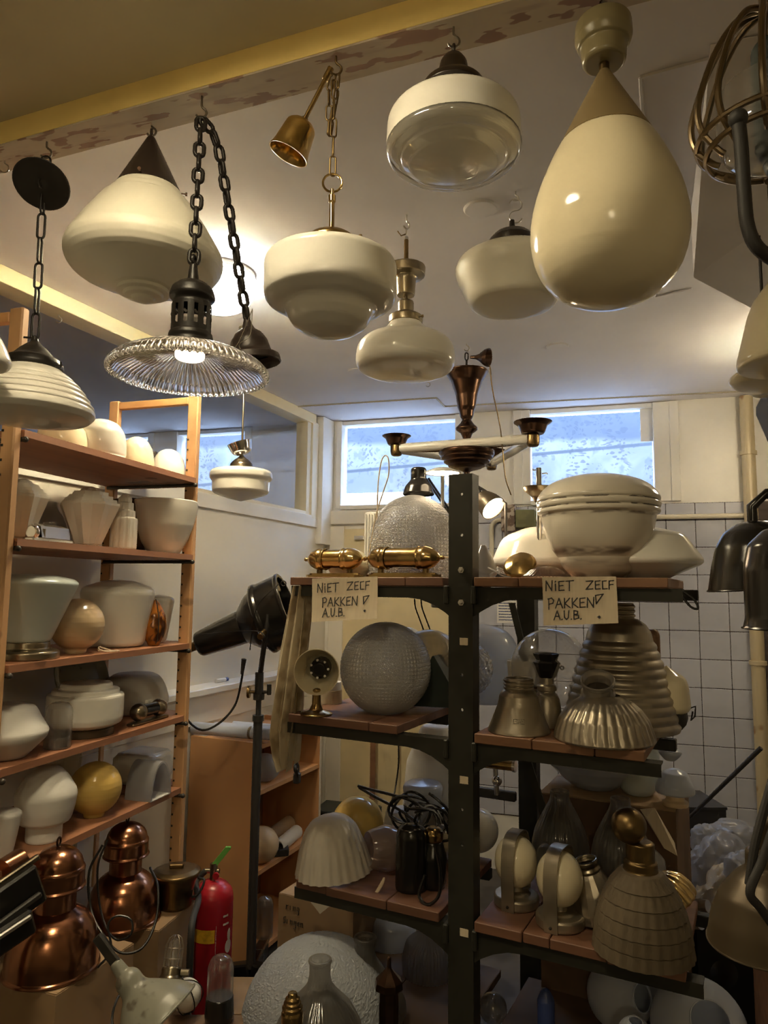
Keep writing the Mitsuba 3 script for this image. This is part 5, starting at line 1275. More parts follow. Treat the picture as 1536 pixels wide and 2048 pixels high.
flt = lambda rr, zz, a, f: rr * (1 + .045 * np.abs(np.sin(15 * a + .9 * f)) * min(1, 4 * f) * (1 if f < .8 else 0))
part(t, 'body', lat(x, y, z, [(95, 0), (97, 3), (94, 10), (92, 18), (84, 42), (70, 62), (54, 76), (40, 85), (33, 88)], k, 240, 3, flt), 'silver_matte', 40)
tp = V(x, y, z + 90 * k) - EXC * 10 * k + V(0, 0, .002)
An = zto(V(0, 0, 1) - EXC * .2 - _H * .6)
part(t, 'neck_ring', mv(lathe(soft([(32, -6), (34, 0), (30, 8), (29, 22), (33, 27), (34, 33), (31, 36), (30, 32), (26, 24), (26, 6), (30, 0)], 2), 44).apply_scale(k), tp, An), 'dirty_glass')
part(t, 'opening', mv(lathe([(29, 4), (0, 5)], 36).apply_scale(k), tp, An), 'hole_dark')
x, y, z, k = rki(1242, .30, ZM)
pr_ = [(110, 0)]
for i in range(10):
    h = 2 + i * 17; R0 = np.interp(h, [0, 60, 120, 175], [112, 101, 84, 65]); R1 = np.interp(h + 17, [0, 60, 120, 175], [112, 101, 84, 65])
    pr_ += [(R0 - .5, h), (R0 + .8, h + 6), ((R0 + R1) / 2 + 1.2, h + 11), (R1 - .6, h + 15.5)]
pr_ += [(65, 174), (62, 188), (52, 204), (38, 214), (32, 216)] + thread(30, 217, 3, 9, 3) + [(30, 246), (0, 246)]
one('beehive_reflector', lat(x, y, z, pr_, k, 80, 3), 'silver_matte', 'tall ringed silver beehive reflector behind the right note', 'lamp shade')
stand('clear_glass_globe', 'large clear glass globe behind the crown burner on the middle shelf', 'lamp shade', 1102, .30, ZM, [(a, b + 30) for a, b in globe(78, .35)], 'dirty_glass', r=0)
stand('white_cup_lamp', 'white opal beaker behind the plain silvered reflector', 'lamp shade', 1044, .30, ZM, [(0, 0), (20, 0), (22, 4), (29, 112), (27, 114), (19, 6)], 'opal', r=2)
x, y, z, k = rki(1336, .33, ZM)
t = thing('jar_lamp', 'cream opal jar lamp with black holder at the right end of the middle shelf', 'lamp')
part(t, 'shade', lat(x, y, z, [(0, 34), (36, 34), (44, 44), (40, 90), (34, 104), (20, 112), (0, 126)], k, 40, 8, R=None), 'opal_cream')
part(t, 'holder', lat(x, y, z, [(0, 0), (24, 0), (34, 12), (38, 26), (36, 38), (0, 38)], k, 32, 4), 'black_matte')
part(t, 'clip', tube([V(x, y, z + 40 * k) + EXC * 38 * k, V(x, y, z + 46 * k) + EXC * 56 * k, V(x, y, z + 26 * k) + EXC * 54 * k, V(x, y, z + 18 * k) + EXC * 46 * k, V(x, y, z + 36 * k) + EXC * 50 * k], .0025, 6), 'black_matte')
stand('leather_knob', 'brown rounded post behind the beehive reflector', 'handle', 1312, .40, ZM, [(0, 0), (11, 0), (12, 120), (12, 176), (8, 186), (0, 188)], 'leather', r=4)

# ---------------- lower shelf, left
stand('globe_lamp', 'cream yellow globe behind the shell glass on the lower left shelf', 'lamp shade', 714, .30, ZL, [(a, b) for a, b in globe(52, .3)], 'opal_yellow', r=0)
x, y, z, k = rki(667, .10, ZL); k *= .9
rib2 = lambda rr, zz, a, f: rr * (1 + .02 * np.sin(26 * a) * (1 - f))
m = lathe([(q[0] * k, q[1] * k) for q in soft([(86, 0), (84, 8), (74, 50), (58, 92), (40, 112), (14, 122), (0, 123)], 10)], 150, rib2, a0=math.pi * .97, a1=math.pi * 2.25)
one('shell_glass', mv(m, (x, y, z + .003), rz(YAW) @ ry(-.10)), 'frosted_glass', 'ribbed cream shell-shaped glass at the left end of the lower shelf', 'lamp shade', smooth=40)
x, y, z, k = rki(770, .18, ZL)
c = V(x, y, z + 44 * k); A = zto(-EXC * .9 - _H * .35 + V(0, 0, .05))
m = lathe(soft([(30, 36), (32, 38), (36, 30), (44, 0), (38, -26), (22, -40), (0, -44)], 8), 48); m.apply_scale(k)
one('pink_glass_lamp', mv(m, c, A), 'pink_glass', 'smoky pink ribbed glass lying with its open end to the left', 'lamp shade')
stand('dark_jar', 'tall black bottle-like canister on the lower left shelf', 'canister', 822, .10, ZL, [(0, 0), (31, 0), (32, 6), (31, 104), (26, 118), (14, 124), (0, 125)], 'black_gloss', r=5)
x, y, z, k = rki(866, .14, ZL)
t = thing('oil_lamp_base', 'dark glass lamp font with a brass collar beside the black canister', 'lamp')
part(t, 'font', lat(x, y, z, [(0, 0), (22, 0), (26, 10), (28, 60), (20, 84), (16, 90), (0, 90)], k, 36, 6), 'black_gloss')
part(t, 'collar', lat(x, y, z, [(0, 88), (17, 88), (20, 92), (20, 104), (16, 112), (10, 116), (0, 116)], k, 32, 2), 'brass')
t = thing('cable', 'clump of black looped cable on the lower left shelf beside the post', 'cable')
rg = np.random.default_rng(3)
ctr = rk(845, 1640, .16)
for i in range(9):
    a0_, R1, R2 = rg.uniform(0, 6), rg.uniform(.05, .085), rg.uniform(.04, .075)
    nrm = UX * rg.uniform(-.3, .3) + UY * rg.uniform(.5, 1) + V(0, 0, rg.uniform(-.5, .5)); A = zto(nrm)
    cc = ctr + UX * rg.uniform(-.055, .035) + V(0, 0, rg.uniform(-.03, .03))
    part(t, 'loop', tube([cc + A @ V(R1 * math.cos(u), R2 * math.sin(u), .012 * math.sin(3 * u + i)) for u in np.linspace(a0_, a0_ + 6.28 * rg.uniform(.55, .95), 26)], .0042, 6), 'cable_black')
part(t, 'lead', tube(curve([rk(716, 1572, .18), rk(745, 1580, .18), rk(785, 1590, .17), rk(825, 1603, .16), rk(845, 1630, .16)], 5), .0045, 6), 'cable_black')
part(t, 'lead', tube(curve([rk(718, 1575, .18), rk(755, 1596, .18), rk(800, 1620, .17), rk(835, 1645, .16)], 5), .0045, 6), 'cable_black')
part(t, 'lead', tube(curve([rk(870, 1690, .08), rk(880, 1740, .05), rk(878, 1790, .03), rk(855, 1810, .02), rk(838, 1790, .03), rk(850, 1750, .04)], 5), .005, 6), 'cable_black')
one('small_ring', tube(curve([rk(735, 1800, .03), rk(748, 1790, .03), rk(765, 1762, .04), rk(768, 1757, .04), rk(764, 1770, .035), rk(750, 1792, .03)], 4), .003, 6), 'paper', 'thin pale wire loop at the front of the lower left shelf', 'wire')
stand('opal_beaker_lamp', 'bluish white opal beaker standing behind the cable clump', 'lamp shade', 845, .40, ZL, [(0, 0), (26, 0), (30, 8), (39, 110), (41, 122), (36, 130), (0, 136)], 'opal_blue', r=6)
stand('white_block_lamp', 'white folded plastic fitting behind the cream yellow globe', 'lamp fitting', 800, .36, ZL, [(0, 0), (34, 0), (36, 40), (30, 78), (14, 84), (0, 84)], 'white_plastic', r=3, n=7, smooth=False)
stand('glass_net_lamp', 'clear bulb glass behind the black cables by the post', 'lamp shade', 892, .34, ZL, [(a, b + 10) for a, b in globe(50, .3)], 'grey_glass', r=0)
stand('white_cone_lamp', 'white cone shade behind the lower left shelf below the middle shelf', 'lamp shade', 872, .62, ZL + .02, [(0, 0), (66, 0), (68, 30), (60, 120), (30, 190), (0, 196)], 'opal_matte', r=6)
stand('opal_disc_lamp', 'white opal ball seen right of the post on the lower shelf', 'lamp shade', 955, .42, ZL, [(a, b + 14) for a, b in globe(42, .3)], 'opal', r=0)

# ---------------- lower shelf, right
def oval_lamp(px, v, label, s):
    x, y, z, k = rki(px, v, ZL); k *= s
    t = thing('oval_wall_lamp', label, 'lamp')
    part(t, 'base', lat(x, y, z, [(0, 0), (46, 0), (48, 3), (48, 18), (45, 22), (30, 23), (26, 27), (14, 29), (13, 40), (0, 40)], k, 48, 2), 'silver_matte')
    part(t, 'glass', lat(x, y, z, [(46 * math.sin(a) ** .9, 88 - 52 * math.cos(a)) for a in np.linspace(.22, math.pi, 22)], k, 48, 0), 'opal_cream')
    e = (CAM - V(x, y, 0)) * V(1, 1, 0); e /= np.linalg.norm(e)
    e = e * math.cos(.38) - V(-e[1], e[0], 0) * math.sin(.38)
    nn = V(-e[1], e[0], 0)
    path = [(47, 0), (48, 40), (49, 88), (45, 116), (34, 138), (18, 147), (0, 149), (-18, 147), (-34, 138), (-45, 116), (-49, 88), (-48, 40), (-47, 0)]
    path = [tuple(q) for q in curve(path, 4)]
    vv, ff = [], []
    for a, b in path:
        for w in (-14, 14):
            for o in (0, 2.6):
                rr = math.hypot(a, b - 88); vv.append(V(x, y, z) + (e * a * (1 + o / 50) + nn * w + V(0, 0, 1) * (b + (o if b > 88 else 0))) * k)
    for i in range(len(path) - 1):
        a, b = 4 * i, 4 * i + 4
        for p_, q_ in ((0, 2), (2, 3), (3, 1), (1, 0)):
            ff += [(a + p_, b + p_, b + q_), (a + p_, b + q_, a + q_)]
    part(t, 'band', M(vv, ff), 'silver_matte', 30)
    part(t, 'screw', mv(sphere(3 * k), V(x, y, z + 10 * k) + e * 51 * k), 'hole_dark')
oval_lamp(1033, .15, 'left of the two oval opal lamps with a silver hoop on the lower right shelf', .93)
oval_lamp(1120, .085, 'right of the two oval opal lamps with a silver hoop, near the shelf front', 1.0)
flute = lambda rr, zz, a, f: rr * (1 + .012 * np.cos(36 * a))
def flask(px, v, label, s=1.0, name='flask_lamp', mt='grey_glass', h0=0, z=None):
    return stand(name, label, 'lamp shade', px, v, ZL if z is None else z, [(a * s, h0 + b * s) for a, b in [(40, 0), (54, 24), (57, 44), (50, 76), (34, 108), (22, 130), (18, 142), (19, 150), (17, 153)]], mt, r=10, n=144, mod=flute, smooth=30)
flask(1122, .26, 'clear ribbed flask-shaped glass behind the left oval lamp', 1.0, h0=52)
flask(1245, .24, 'clear ribbed flask-shaped glass behind the big scalloped shade', 1.05, h0=60)
stand('glass_bowl', 'small clear glass behind and between the oval lamps', 'glass', 1108, .18, ZL, [(0, 40), (30, 44), (38, 70), (36, 100), (24, 118), (14, 122)], 'grey_glass', r=8)
x, y, z, k = rki(1205, .15, ZL)
c = V(x, y, z + 2 * k); A = zto(V(0, 0, 1) - EXC * .28)
t = thing('faceted_reflector', 'faceted silvered glass reflector with rolled neck leaning behind the oval lamps', 'lamp shade')
part(t, 'body', mv(lathe(soft([(50, 14), (48, 30), (40, 64), (28, 92), (22, 100)], 3), 18).apply_scale(k), c, A), 'silver_matte', False)
part(t, 'neck', mv(lathe(soft([(22, 98), (26, 104), (21, 110), (25, 116), (25, 122), (20, 124), (18, 120)], 2), 40).apply_scale(k), c, A), 'brass_grey')
x, y, z, k = rki(1284, .05, ZL)
t = thing('scalloped_lamp', 'large dark scalloped shade with brass ball, front right of the lower shelf', 'lamp')
pr_ = []
for i in range(6):
    h = i * 25; R0 = np.interp(h, [0, 50, 90, 125, 150], [93, 88, 78, 60, 42]); R1 = np.interp(h + 25, [0, 50, 90, 125, 150], [93, 88, 78, 60, 42])
    pr_ += [(R0 + 3, h), (R1 + 2, h + 23), (R1, h + 25)]
part(t, 'shade', lat(x, y, z, pr_ + [(36, 152), (0, 154)], k, 120, 1.5, lambda rr, zz, a, f: rr * (1 + .03 * np.abs(np.sin(13 * a)))), 'fabric_shade', 24)
part(t, 'neck', lat(x, y, z, [(36, 150), (33, 154), (33, 168), (28, 172), (28, 204), (22, 208), (0, 208)], k, 40, 2), 'brass_dull')
part(t, 'ball', mv(sphere(35 * k), V(x, y, z + 238 * k) - EXC * 22 * k), 'brass_dull', True)
x, y, z, k = rki(1340, .22, ZL)
c = V(x, y, z + 62 * k); A = zto(EXC * .55 - _H * .15 - V(0, 0, .75))
one('gold_shell', mv(lathe(soft([(40, 24), (43, 20), (43, 4), (37, -18), (22, -34), (8, -40), (0, -41)], 6), 128, lambda rr, zz, a, f: rr * (1 + .09 * np.abs(np.sin(8 * a)))).apply_scale(k), c, A), 'gold_shiny', 'shiny gilt ribbed shell shade at the right end of the lower shelf', 'lamp shade', smooth=40)
# cartons and opals behind the lower right shelf
ub0, ub1 = uof(1085, 1620, .5), uof(1352, 1640, .46)
t = thing('cardboard_box', 'tall brown carton behind the lower right shelf carrying opal shades', 'box')
zbx = zrow(1330, 1612, .5)
part(t, 'body', rbox(ub0, ub1, .46, .92, 0, zbx - .004), 'cardboard_dark', False)
for a, b in ((.462, .688), (.692, .918)):
    part(t, 'flap', rbox(ub0 + .002, ub1 - .002, a, b, zbx - .004, zbx, .0), 'cardboard', False)
def back(name, px, v, prof, mt, label, **kw):
    return stand(name, label, 'lamp shade', px, v, zbx, prof, mt, **kw)
back('opal_bowl_lamp', 1190, .62, [(0, 0), (40, 0), (60, 14), (88, 40), (92, 48), (94, 54), (90, 60), (94, 66), (96, 74), (90, 84), (50, 104), (0, 110)], 'opal_blue', 'wide pale opal bowl shade behind the clear flask glasses', r=4)
back('opal_bowl_lamp', 1276, .60, [(0, 0), (26, 0), (34, 10), (44, 40), (46, 50), (42, 54), (42, 96), (30, 108), (0, 112)], 'opal_cool', 'greenish opal shade under the right end of the middle shelf', r=4)
x, y, z, k = rki(1350, .52, zbx)
t = thing('opal_cone_lamp', 'white opal cone on a cream base at the right edge of the lower rack', 'lamp')
part(t, 'base', lat(x, y, z, [(0, 0), (24, 0), (25, 8), (18, 12), (17, 22), (0, 22)], k, 32, 2), 'opal_warm')
part(t, 'shade', lat(x, y, z, [(0, 20), (20, 20), (38, 26), (36, 40), (24, 64), (8, 72), (0, 73)], k, 40, 3), 'opal_blue')
x, y, z, k = rki(1316, .26, ZL)
c = rk(1316, 1650, .36)
one('newspaper_bundle', mv(hull(V(.75, .75, .75) * np.array([V(a, b, c_) for a, b, c_ in [(-.06, -.02, .05), (.0, -.03, .07), (.05, -.02, -.07), (.075, -.02, -.09), (.02, .03, -.08), (-.05, .03, .02), (.05, .03, -.06), (-.03, -.035, .03), (.03, -.03, -.07)]])), c, rz(-.4)), 'paper', 'crumpled newspaper wrapping behind the gilt shell', 'newspaper', smooth=False)
stand('plastic_wrap', 'pale plastic-wrapped glass below the newspaper', 'wrapping', 1302, .30, ZL, [(0, 40), (20, 44), (30, 70), (28, 96), (14, 112), (0, 116)], 'plastic_film', n=11, smooth=False)

# small things glimpsed behind the post and below the middle shelf
t = thing('brass_fitting', 'brass and chrome tube fitting below the right middle shelf beside the post', 'fitting')
a, b = rk(958, 1524, .40), rk(1026, 1532, .40)
part(t, 'tube', rod(a, b, .016, 20), 'brass')
part(t, 'end_cap', rod(b, b + (b - a) * .08, .019, 20), 'chrome')
part(t, 'tap', cat(rod(rk(990, 1532, .40), rk(994, 1590, .40), .008, 12), mv(sphere(.016), rk(994, 1562, .39))), 'chrome')
part(t, 'back_rail', rbox(uof(950, 1560, .43), uof(1030, 1560, .43), .43, .45, a[2] - .12, a[2] - .09, .003), 'black_matte', False)
q = on_y(1020, 1222, YB - .014)
t = thing('wall_notice', 'white printed notice on the tiles behind the rear rack post', 'notice')
part(t, 'sheet', span((q[0] - .075, YB - .0145, q[2] - .07), (q[0] + .05, YB - .0135, q[2] + .06)), 'white_plastic', False)
for i in range(7):
    part(t, 'print_line', span((q[0] - .065, YB - .0149, q[2] + .042 - .016 * i), (q[0] + .035 - .01 * (i % 3), YB - .0146, q[2] + .047 - .016 * i)), 'blue_plastic', False)
stand('opal_saucer_lamp', 'small white opal dish peeping out below the right end of the middle shelf', 'lamp shade', 1340, .40, ZM - .10, [(0, 0), (10, 0), (22, 14), (22, 20), (8, 26), (0, 26)], 'opal_blue')

# ================================================================ floor, bookcase, spotlight, right-hand edge
# plywood bookcase against the partition
f0 = at(508, 1476, 2.95); tN = np.dot(PO - f0, PDIR); oF = np.dot(f0 - PO, PN)
tF = pt(640, 1500)[0]; tF = tN - .58; zbk = .915
bc = thing('bookcase', 'low plywood bookcase with open shelves standing below the glazed partition', 'bookcase')
oB = .10
for t_, nm in ((tN, 'side_panel'), (tF, 'side_panel')):
    p = part(bc, nm, pbox(t_ - .018, t_, 0, zbk, oB, oF, 0), 'ply_wood', False)
    part(p, 'edge_band', pbox(t_ - .018, t_, 0, zbk, oF, oF + .0015, 0), 'edge_band', False)
for z in (zbk - .02, zat(*pp(tN, 0, oF)[:2], 1590), zat(*pp(tN, 0, oF)[:2], 1755), .06):
    part(bc, 'shelf', pbox(tF, tN - .018, z - .018, z, oB, oF - .004, 0), 'ply_wood', False)
part(bc, 'back_panel', pbox(tF, tN - .018, 0.06, zbk - .02, oB, oB + .006, 0), 'plank_light', False)
zs1, zs2 = zat(*pp(tN, 0, oF)[:2], 1590), zat(*pp(tN, 0, oF)[:2], 1755)
for i, (dt, do, r_) in enumerate(((.04, .22, .026), (.10, .15, .024), (.06, .06, .026), (.17, .10, .022))):
    a, b = pp(tN - dt, zbk - .018 + r_ + .019, oF - do - .12), pp(tN - dt - .02, zbk + r_ + .001, oF - do + .16)
    a[2] = b[2] = zbk + r_
    t = thing('glass_tube', ('frosted tube shade at the front on top of the bookcase', 'second frosted tube shade on top of the bookcase', 'third frosted tube shade at the back on top of the bookcase', 'farthest frosted tube shade on top of the bookcase')[i], 'lamp shade', 'frosted tubes on the bookcase')
    part(t, 'tube', rod(a, b, r_, 24), 'opal_blue')
    d = (b - a) / np.linalg.norm(b - a)
    part(t, 'end_ring', rod(b, b + d * .008, r_ * 1.02, 24), 'brass_grey')
for lab, dt, do, zz, L_, r_, mt in (('white cardboard tube on the lower bookcase shelf', .26, .03, zs2, .22, .030, 'white_plastic'), ('grey cardboard tube behind the white one in the bookcase', .30, .12, zs2, .26, .034, 'cardboard')):
    a = pp(tN - dt, zz + r_ + .001, oF - do); b = pp(tN - dt - L_, zz + r_ + .001, oF - do - .03)
    m = lathe([(r_, 0), (r_, L_), (r_ - .003, L_), (r_ - .003, 0), (r_, 0)], 28)
    one('cardboard_tube', mv(m, a, zto(b - a)), mt, lab, 'tube')
c = pp(tN - .16, zs2, oF - .05)
one('opal_lamp', mv(lathe([(a, b) for a, b in globe(.075, .3)], 36), c), 'opal_warm', 'pinkish opal globe on the lower bookcase shelf behind the black pole', 'lamp shade', smooth=True)
one('dark_block', box(.13, .08, .03, pp(tN - .26, zs2 + .016, oF - .05) , .002, rz(.5)), 'black_matte', 'flat black box on the lower bookcase shelf', 'box', smooth=False)
one('plastic_bag', mv(trimesh.creation.icosphere(3, 1.0), (0, 0, 0)).apply_transform(np.diag([.07, .06, .06, 1])).apply_translation(pp(tN - .20, zs1 + .06, oF - .07)), 'plastic_film', 'clear plastic bag of parts on the upper bookcase shelf', 'bag')
t = thing('adapter_cable', 'black adapter hanging on a thin cable from the bookcase shelf', 'adapter')
part(t, 'cable', tube(curve([at(592, 1478, 2.75), at(590, 1500, 2.75), at(592, 1515, 2.75), at(595, 1535, 2.75)], 5), .004, 6), 'cable_black')
part(t, 'bundle', cat([mv(ring((0, 0, 0), .022, .003, (1, .3 * i, .2), 16, 6), at(593, 1536 + 3 * i, 2.75)) for i in range(3)]), 'cable_black')
part(t, 'plug', mv(box(.025, .025, .04, bev=.004), at(594, 1556, 2.75)), 'black_matte', False)

# black stage spotlight on its stand
t = thing('stage_spotlight', 'big black stage spotlight on a tall black pole stand beside the pine rack', 'spotlight')
dS = 2.80
def sp(px, py, o=0.0): return at(px, py, dS + o)
ax = sp(565, 1222) - sp(395, 1290); ax /= np.linalg.norm(ax); A = zto(ax); kS = dS / FPX
c0 = sp(395, 1290)
def along(prof, n=48, r=5):
    m = lathe(soft([(a * kS, b * kS) for a, b in prof], r * kS), n); return mv(m, c0, A)
part(t, 'tail', along([(0, 0), (21, 0), (25, 5), (31, 60), (34, 100), (0, 100)]), 'black_gloss')
part(t, 'body', along([(30, 96), (36, 100), (56, 122), (64, 140), (66, 150), (0, 150)]), 'black_gloss')
part(t, 'drum', along([(66, 136), (72, 140), (72, 146), (70, 150), (72, 192), (74, 194), (74, 200), (66, 200), (64, 160), (0, 156)], r=2), 'black_gloss')
part(t, 'vent', mv(box(30 * kS, 28 * kS, 12 * kS, bev=.004), sp(550, 1172), A), 'black_gloss', False)
part(t, 'plug', along([(0, -24), (8, -24), (9, -20), (9, 0), (0, 0)], r=1), 'brass_dull')
part(t, 'yoke', tube(curve([sp(536, 1228, -.13), sp(533, 1262, -.13), sp(527, 1300, -.10), sp(523, 1330, -.04), sp(521, 1345, 0)], 6), .010, 10), 'black_matte')
part(t, 'yoke_knob', rod(sp(530, 1262, -.13), sp(520, 1274, -.17), .012, 12), 'brass_dull')
pole = sp(519, 1345)
hub = V(pole[0], pole[1], .13)
part(t, 'pole', cat(rod(pole, V(pole[0], pole[1], zat(pole[0], pole[1], 1395)), .0165, 16), rod(V(pole[0], pole[1], zat(pole[0], pole[1], 1390)), V(pole[0], pole[1], zat(pole[0], pole[1], 1440)), .0105, 16), rod(V(pole[0], pole[1], zat(pole[0], pole[1], 1435)), hub, .0175, 16)), 'black_matte')
for py in (1393, 1436):
    part(t, 'collar', rod(V(pole[0], pole[1], zat(pole[0], pole[1], py - 6)), V(pole[0], pole[1], zat(pole[0], pole[1], py + 6)), .022, 16), 'steel_dark')
kz = V(pole[0], pole[1], zat(pole[0], pole[1], 1384))
part(t, 'clamp_knob', cat(rod(kz, kz - EXC * .035, .006, 10), rod(kz - EXC * .035, kz - EXC * .045, .024, 16)), 'brass_dull')
part(t, 'clamp_knob', cat(rod(kz, kz + EXC * .04, .006, 10), rod(kz + EXC * .04 - V(0, 0, .01), kz + EXC * .04 + V(0, 0, .03), .009, 10)), 'steel_dark')
for e in (on_z(360, 1975, .02), on_z(640, 1990, .02), on_z(560, 1790, .02)):
    d = e - hub; d[2] = 0; d /= np.linalg.norm(d); e = hub + d * .42; e[2] = .025
    q = hub + V(0, 0, -.01)
    L = np.linalg.norm(e - q); Rl = zto(e - q, np.cross(d, V(0, 0, 1)))
    l = part(t, 'leg', mv(box(.045, .06, L, bev=.006), (q + e) / 2, Rl), 'black_gloss', False)
    part(l, 'tape_mark', mv(box(.047, .062, .006), q * .6 + e * .4, Rl), 'wire_steel', False)
part(t, 'wire_loop', tube([sp(410, 1268, -.06)] + list(curve([sp(402, 1269, -.06), sp(450, 1264, -.14), sp(510, 1262, -.17), sp(528, 1270, -.18), sp(530, 1276, -.18)], 5)), .0022, 6), 'cable_black')
part(t, 'safety_wire', tube(curve([sp(500, 1300, -.1), sp(505, 1250, -.16), sp(516, 1210, -.16), sp(535, 1188, -.14), sp(558, 1168, -.10)], 5), .0022, 6), 'cable_black')
part(t, 'safety_ring', ring(sp(567, 1167, -.10), .0095, .0022, _H, 18, 6), 'iron_black')
part(t, 'flex', tube(curve([sp(488, 1320, -.02), sp(483, 1360, -.02), sp(470, 1410, -.02), sp(440, 1445, -.05), sp(405, 1460, -.08), sp(375, 1440, -.1), sp(358, 1400, -.12), sp(358, 1340, -.12), sp(364, 1300, -.08), sp(372, 1296, -.02)], 8), .0045, 8), 'cable_black')
part(t, 'flex_connector', cat(rod(sp(488, 1318, -.02), sp(484, 1348, -.02), .010, 12, .006)), 'black_matte')
t = thing('marker', 'white marker pen lying on the white ledge', 'pen')
q0 = pp(pt(425, 1357)[0], zl + .010, .05); part(t, 'barrel', rod(q0 - PDIR * .04, q0 + PDIR * .03, .009, 12), 'white_plastic'); part(t, 'cap', rod(q0 + PDIR * .03, q0 + PDIR * .05, .0095, 12), 'blue_plastic')
# leaning batten and door trim behind
t = thing('batten', 'brown wooden batten leaning on the cream door', 'batten')
part(t, 'stick', hull([on_y(px, py, YB - .06 - o) for px, py in ((741, 1440), (752, 1440), (739, 1600), (750, 1600)) for o in (0, .02)]), 'plank_light', False)
one('wall_cable', tube(curve([on_y(797, 1485, YB - .05), on_y(797, 1530, YB - .06), on_y(790, 1580, YB - .10), on_y(784, 1600, YB - .15)], 6), .005, 7), 'cable_black', 'black cable hanging down the cream door', 'cable')
t = thing('green_crate', 'dark green crate at the foot of the cream door', 'crate')
gq = at(666, 1632, 3.75); part(t, 'body', box(.32, .2, .10, (gq[0] + .08, gq[1], gq[2]), .006), 'green_dark', False); part(t, 'stand', box(.30, .18, gq[2] - .05, (gq[0] + .08, gq[1], (gq[2] - .05) / 2), .004), 'black_matte', False)

# ---------------- floor in front
P0, P1 = at(552, 1915, 2.62), at(628, 1905, 2.5)
z0b = min(P0[2], P1[2]) - .02
t = thing('cardboard_box', 'cardboard box with faded handwriting under the lower left shelf', 'box')
d = UX; nn = UY
def cb(u0, u1, v0, v1, z0, z1): return rbox(u0, u1, v0, v1, z0, z1)
c0_ = rk(556, 1850, .28); c1_ = rk(632, 1850, .28); ua, ub = np.dot(c0_ - RO, UX), np.dot(c1_ - RO, UX)
zt_ = zrow(590, 1793, .28)
part(t, 'body', rbox(ua, ua + .30, .28, .60, .12, zt_ - .003), 'cardboard', False)
part(t, 'base_tray', rbox(ua + .004, ua + .31, .27, .605, 0, .12), 'cardboard_dark', False)
for a, b in ((.282, .438), (.442, .598)):
    part(t, 'flap', rbox(ua + .002, ua + .298, a, b, zt_ - .003, zt_), 'cardboard', False)
part(t, 'loose_flap', hull([rk(618, 1800, .26), rk(660, 1812, .26), rk(640, 1828, .25), rk(660, 1812, .262), rk(618, 1800, .264), rk(640, 1828, .253)]), 'paint_wall', False)
hand = {'s': [(.5, .9), (.1, .8), (.1, .5), (.5, .4), (.5, .1), (.0, .0)], 'n': [(0, 0), (.05, .6), (.1, .45), (.4, .6), (.45, 0)], 'i': [(.1, 0), (.1, .6)], 'g': [(.45, .6), (.1, .55), (.05, .1), (.45, .1), (.48, .6), (.4, -.4), (.0, -.4)], 'e': [(.05, .3), (.5, .35), (.4, .6), (.1, .5), (.08, .1), (.5, .08)], 'd': [(.5, 1.1), (.5, 0), (.1, .05), (.1, .5), (.5, .55)], 'r': [(0, 0), (.05, .6), (.1, .45), (.4, .6)]}
for word, px, py in (('ring', 572, 1818), ('singen', 566, 1845)):
    o = rk(px, py, .2785); xx = 0; segs = []
    for ch in word:
        s = hand[ch]; segs += [tube([o + UX * (xx + a * .022) + V(0, 0, b * .024) for a, b in s], .0011, 4)]; xx += .0145
    part(t, 'handwriting', cat(segs), 'ink', False)
# glass on the lowest level
def low(name, px, py, d, prof, mt, label, base=None, cat_='lamp shade', **kw):
    """Turned thing whose foot centre is at depth d; (px, py) is where the foot centre is seen."""
    p = at(px, py, d); k = mpp(*p)
    r = kw.pop('r', 6); n = kw.pop('n', 48); mod = kw.pop('mod', None); R = kw.pop('R', None); sm = kw.pop('smooth', 40)
    return one(name, lat(p[0], p[1], p[2], prof, k, n, r, mod, R), mt, label, cat_, smooth=sm)
p = at(640, 2075, 2.02); k = mpp(*p)
gb = fine([(a * k, b * k) for a, b in globe(158, .9)], 0, 160)
gm = lathe(gb, 420)
import meshkit
nv = meshkit.noise(np.array(gm.vertices) * 260) - .5
gm.vertices = np.array(gm.vertices) * (1 + .018 * np.clip(nv, -.2, .3)[:, None] * V(1, 1, .6))
one('bubble_glass_globe', mv(gm, (p[0], p[1], p[2] - .1)), 'bubble_glass', 'huge pebbled glass globe lying at the bottom centre', 'lamp shade', smooth=20)
rb = lambda rr, zz, a, f: rr * (1 + .015 * np.cos(48 * a))
fl = [(70, 0), (84, 14), (86, 30), (66, 66), (36, 96), (25, 110), (21, 126), (21, 148), (24, 152), (23, 158), (18, 158)]
low('flask_lamp', 637, 2085, 1.80, fl, 'grey_glass', 'front clear ribbed flask glass with a patterned neck at the bottom', n=144, mod=rb, smooth=30)
low('flask_lamp', 728, 2040, 2.02, [(a * .98, b) for a, b in fl], 'grey_glass', 'second ribbed flask glass, right of and behind the front one', n=144, mod=rb, smooth=30)
low('silvered_flask', 858, 1968, 2.30, [(40, 0), (52, 20), (54, 50), (46, 80), (24, 96), (18, 104), (18, 116), (15, 118)], 'grey_glass', 'squat clear flask glass under the lower left shelf near the post', n=96, mod=rb, smooth=30)
low('opal_lace_globe', 782, 1930, 2.5, [(30, 0), (50, 14), (53, 50), (46, 86), (28, 104), (0, 108)], 'opal_blue', 'white lace-textured glass shade under the lower left shelf', n=160, mod=lambda rr, zz, a, f: rr * (1 + .012 * np.sin(40 * a) * np.sin(60 * f)), smooth=25)
low('brass_finial', 583, 2090, 1.72, [(0, 0), (22, 0), (22, 60), (20, 66), (21, 72), (17, 74), (18, 80), (14, 82), (15, 88), (10, 91), (9, 98), (0, 100)], 'brass', 'ringed brass finial at the bottom edge', cat_='finial', r=1.5)
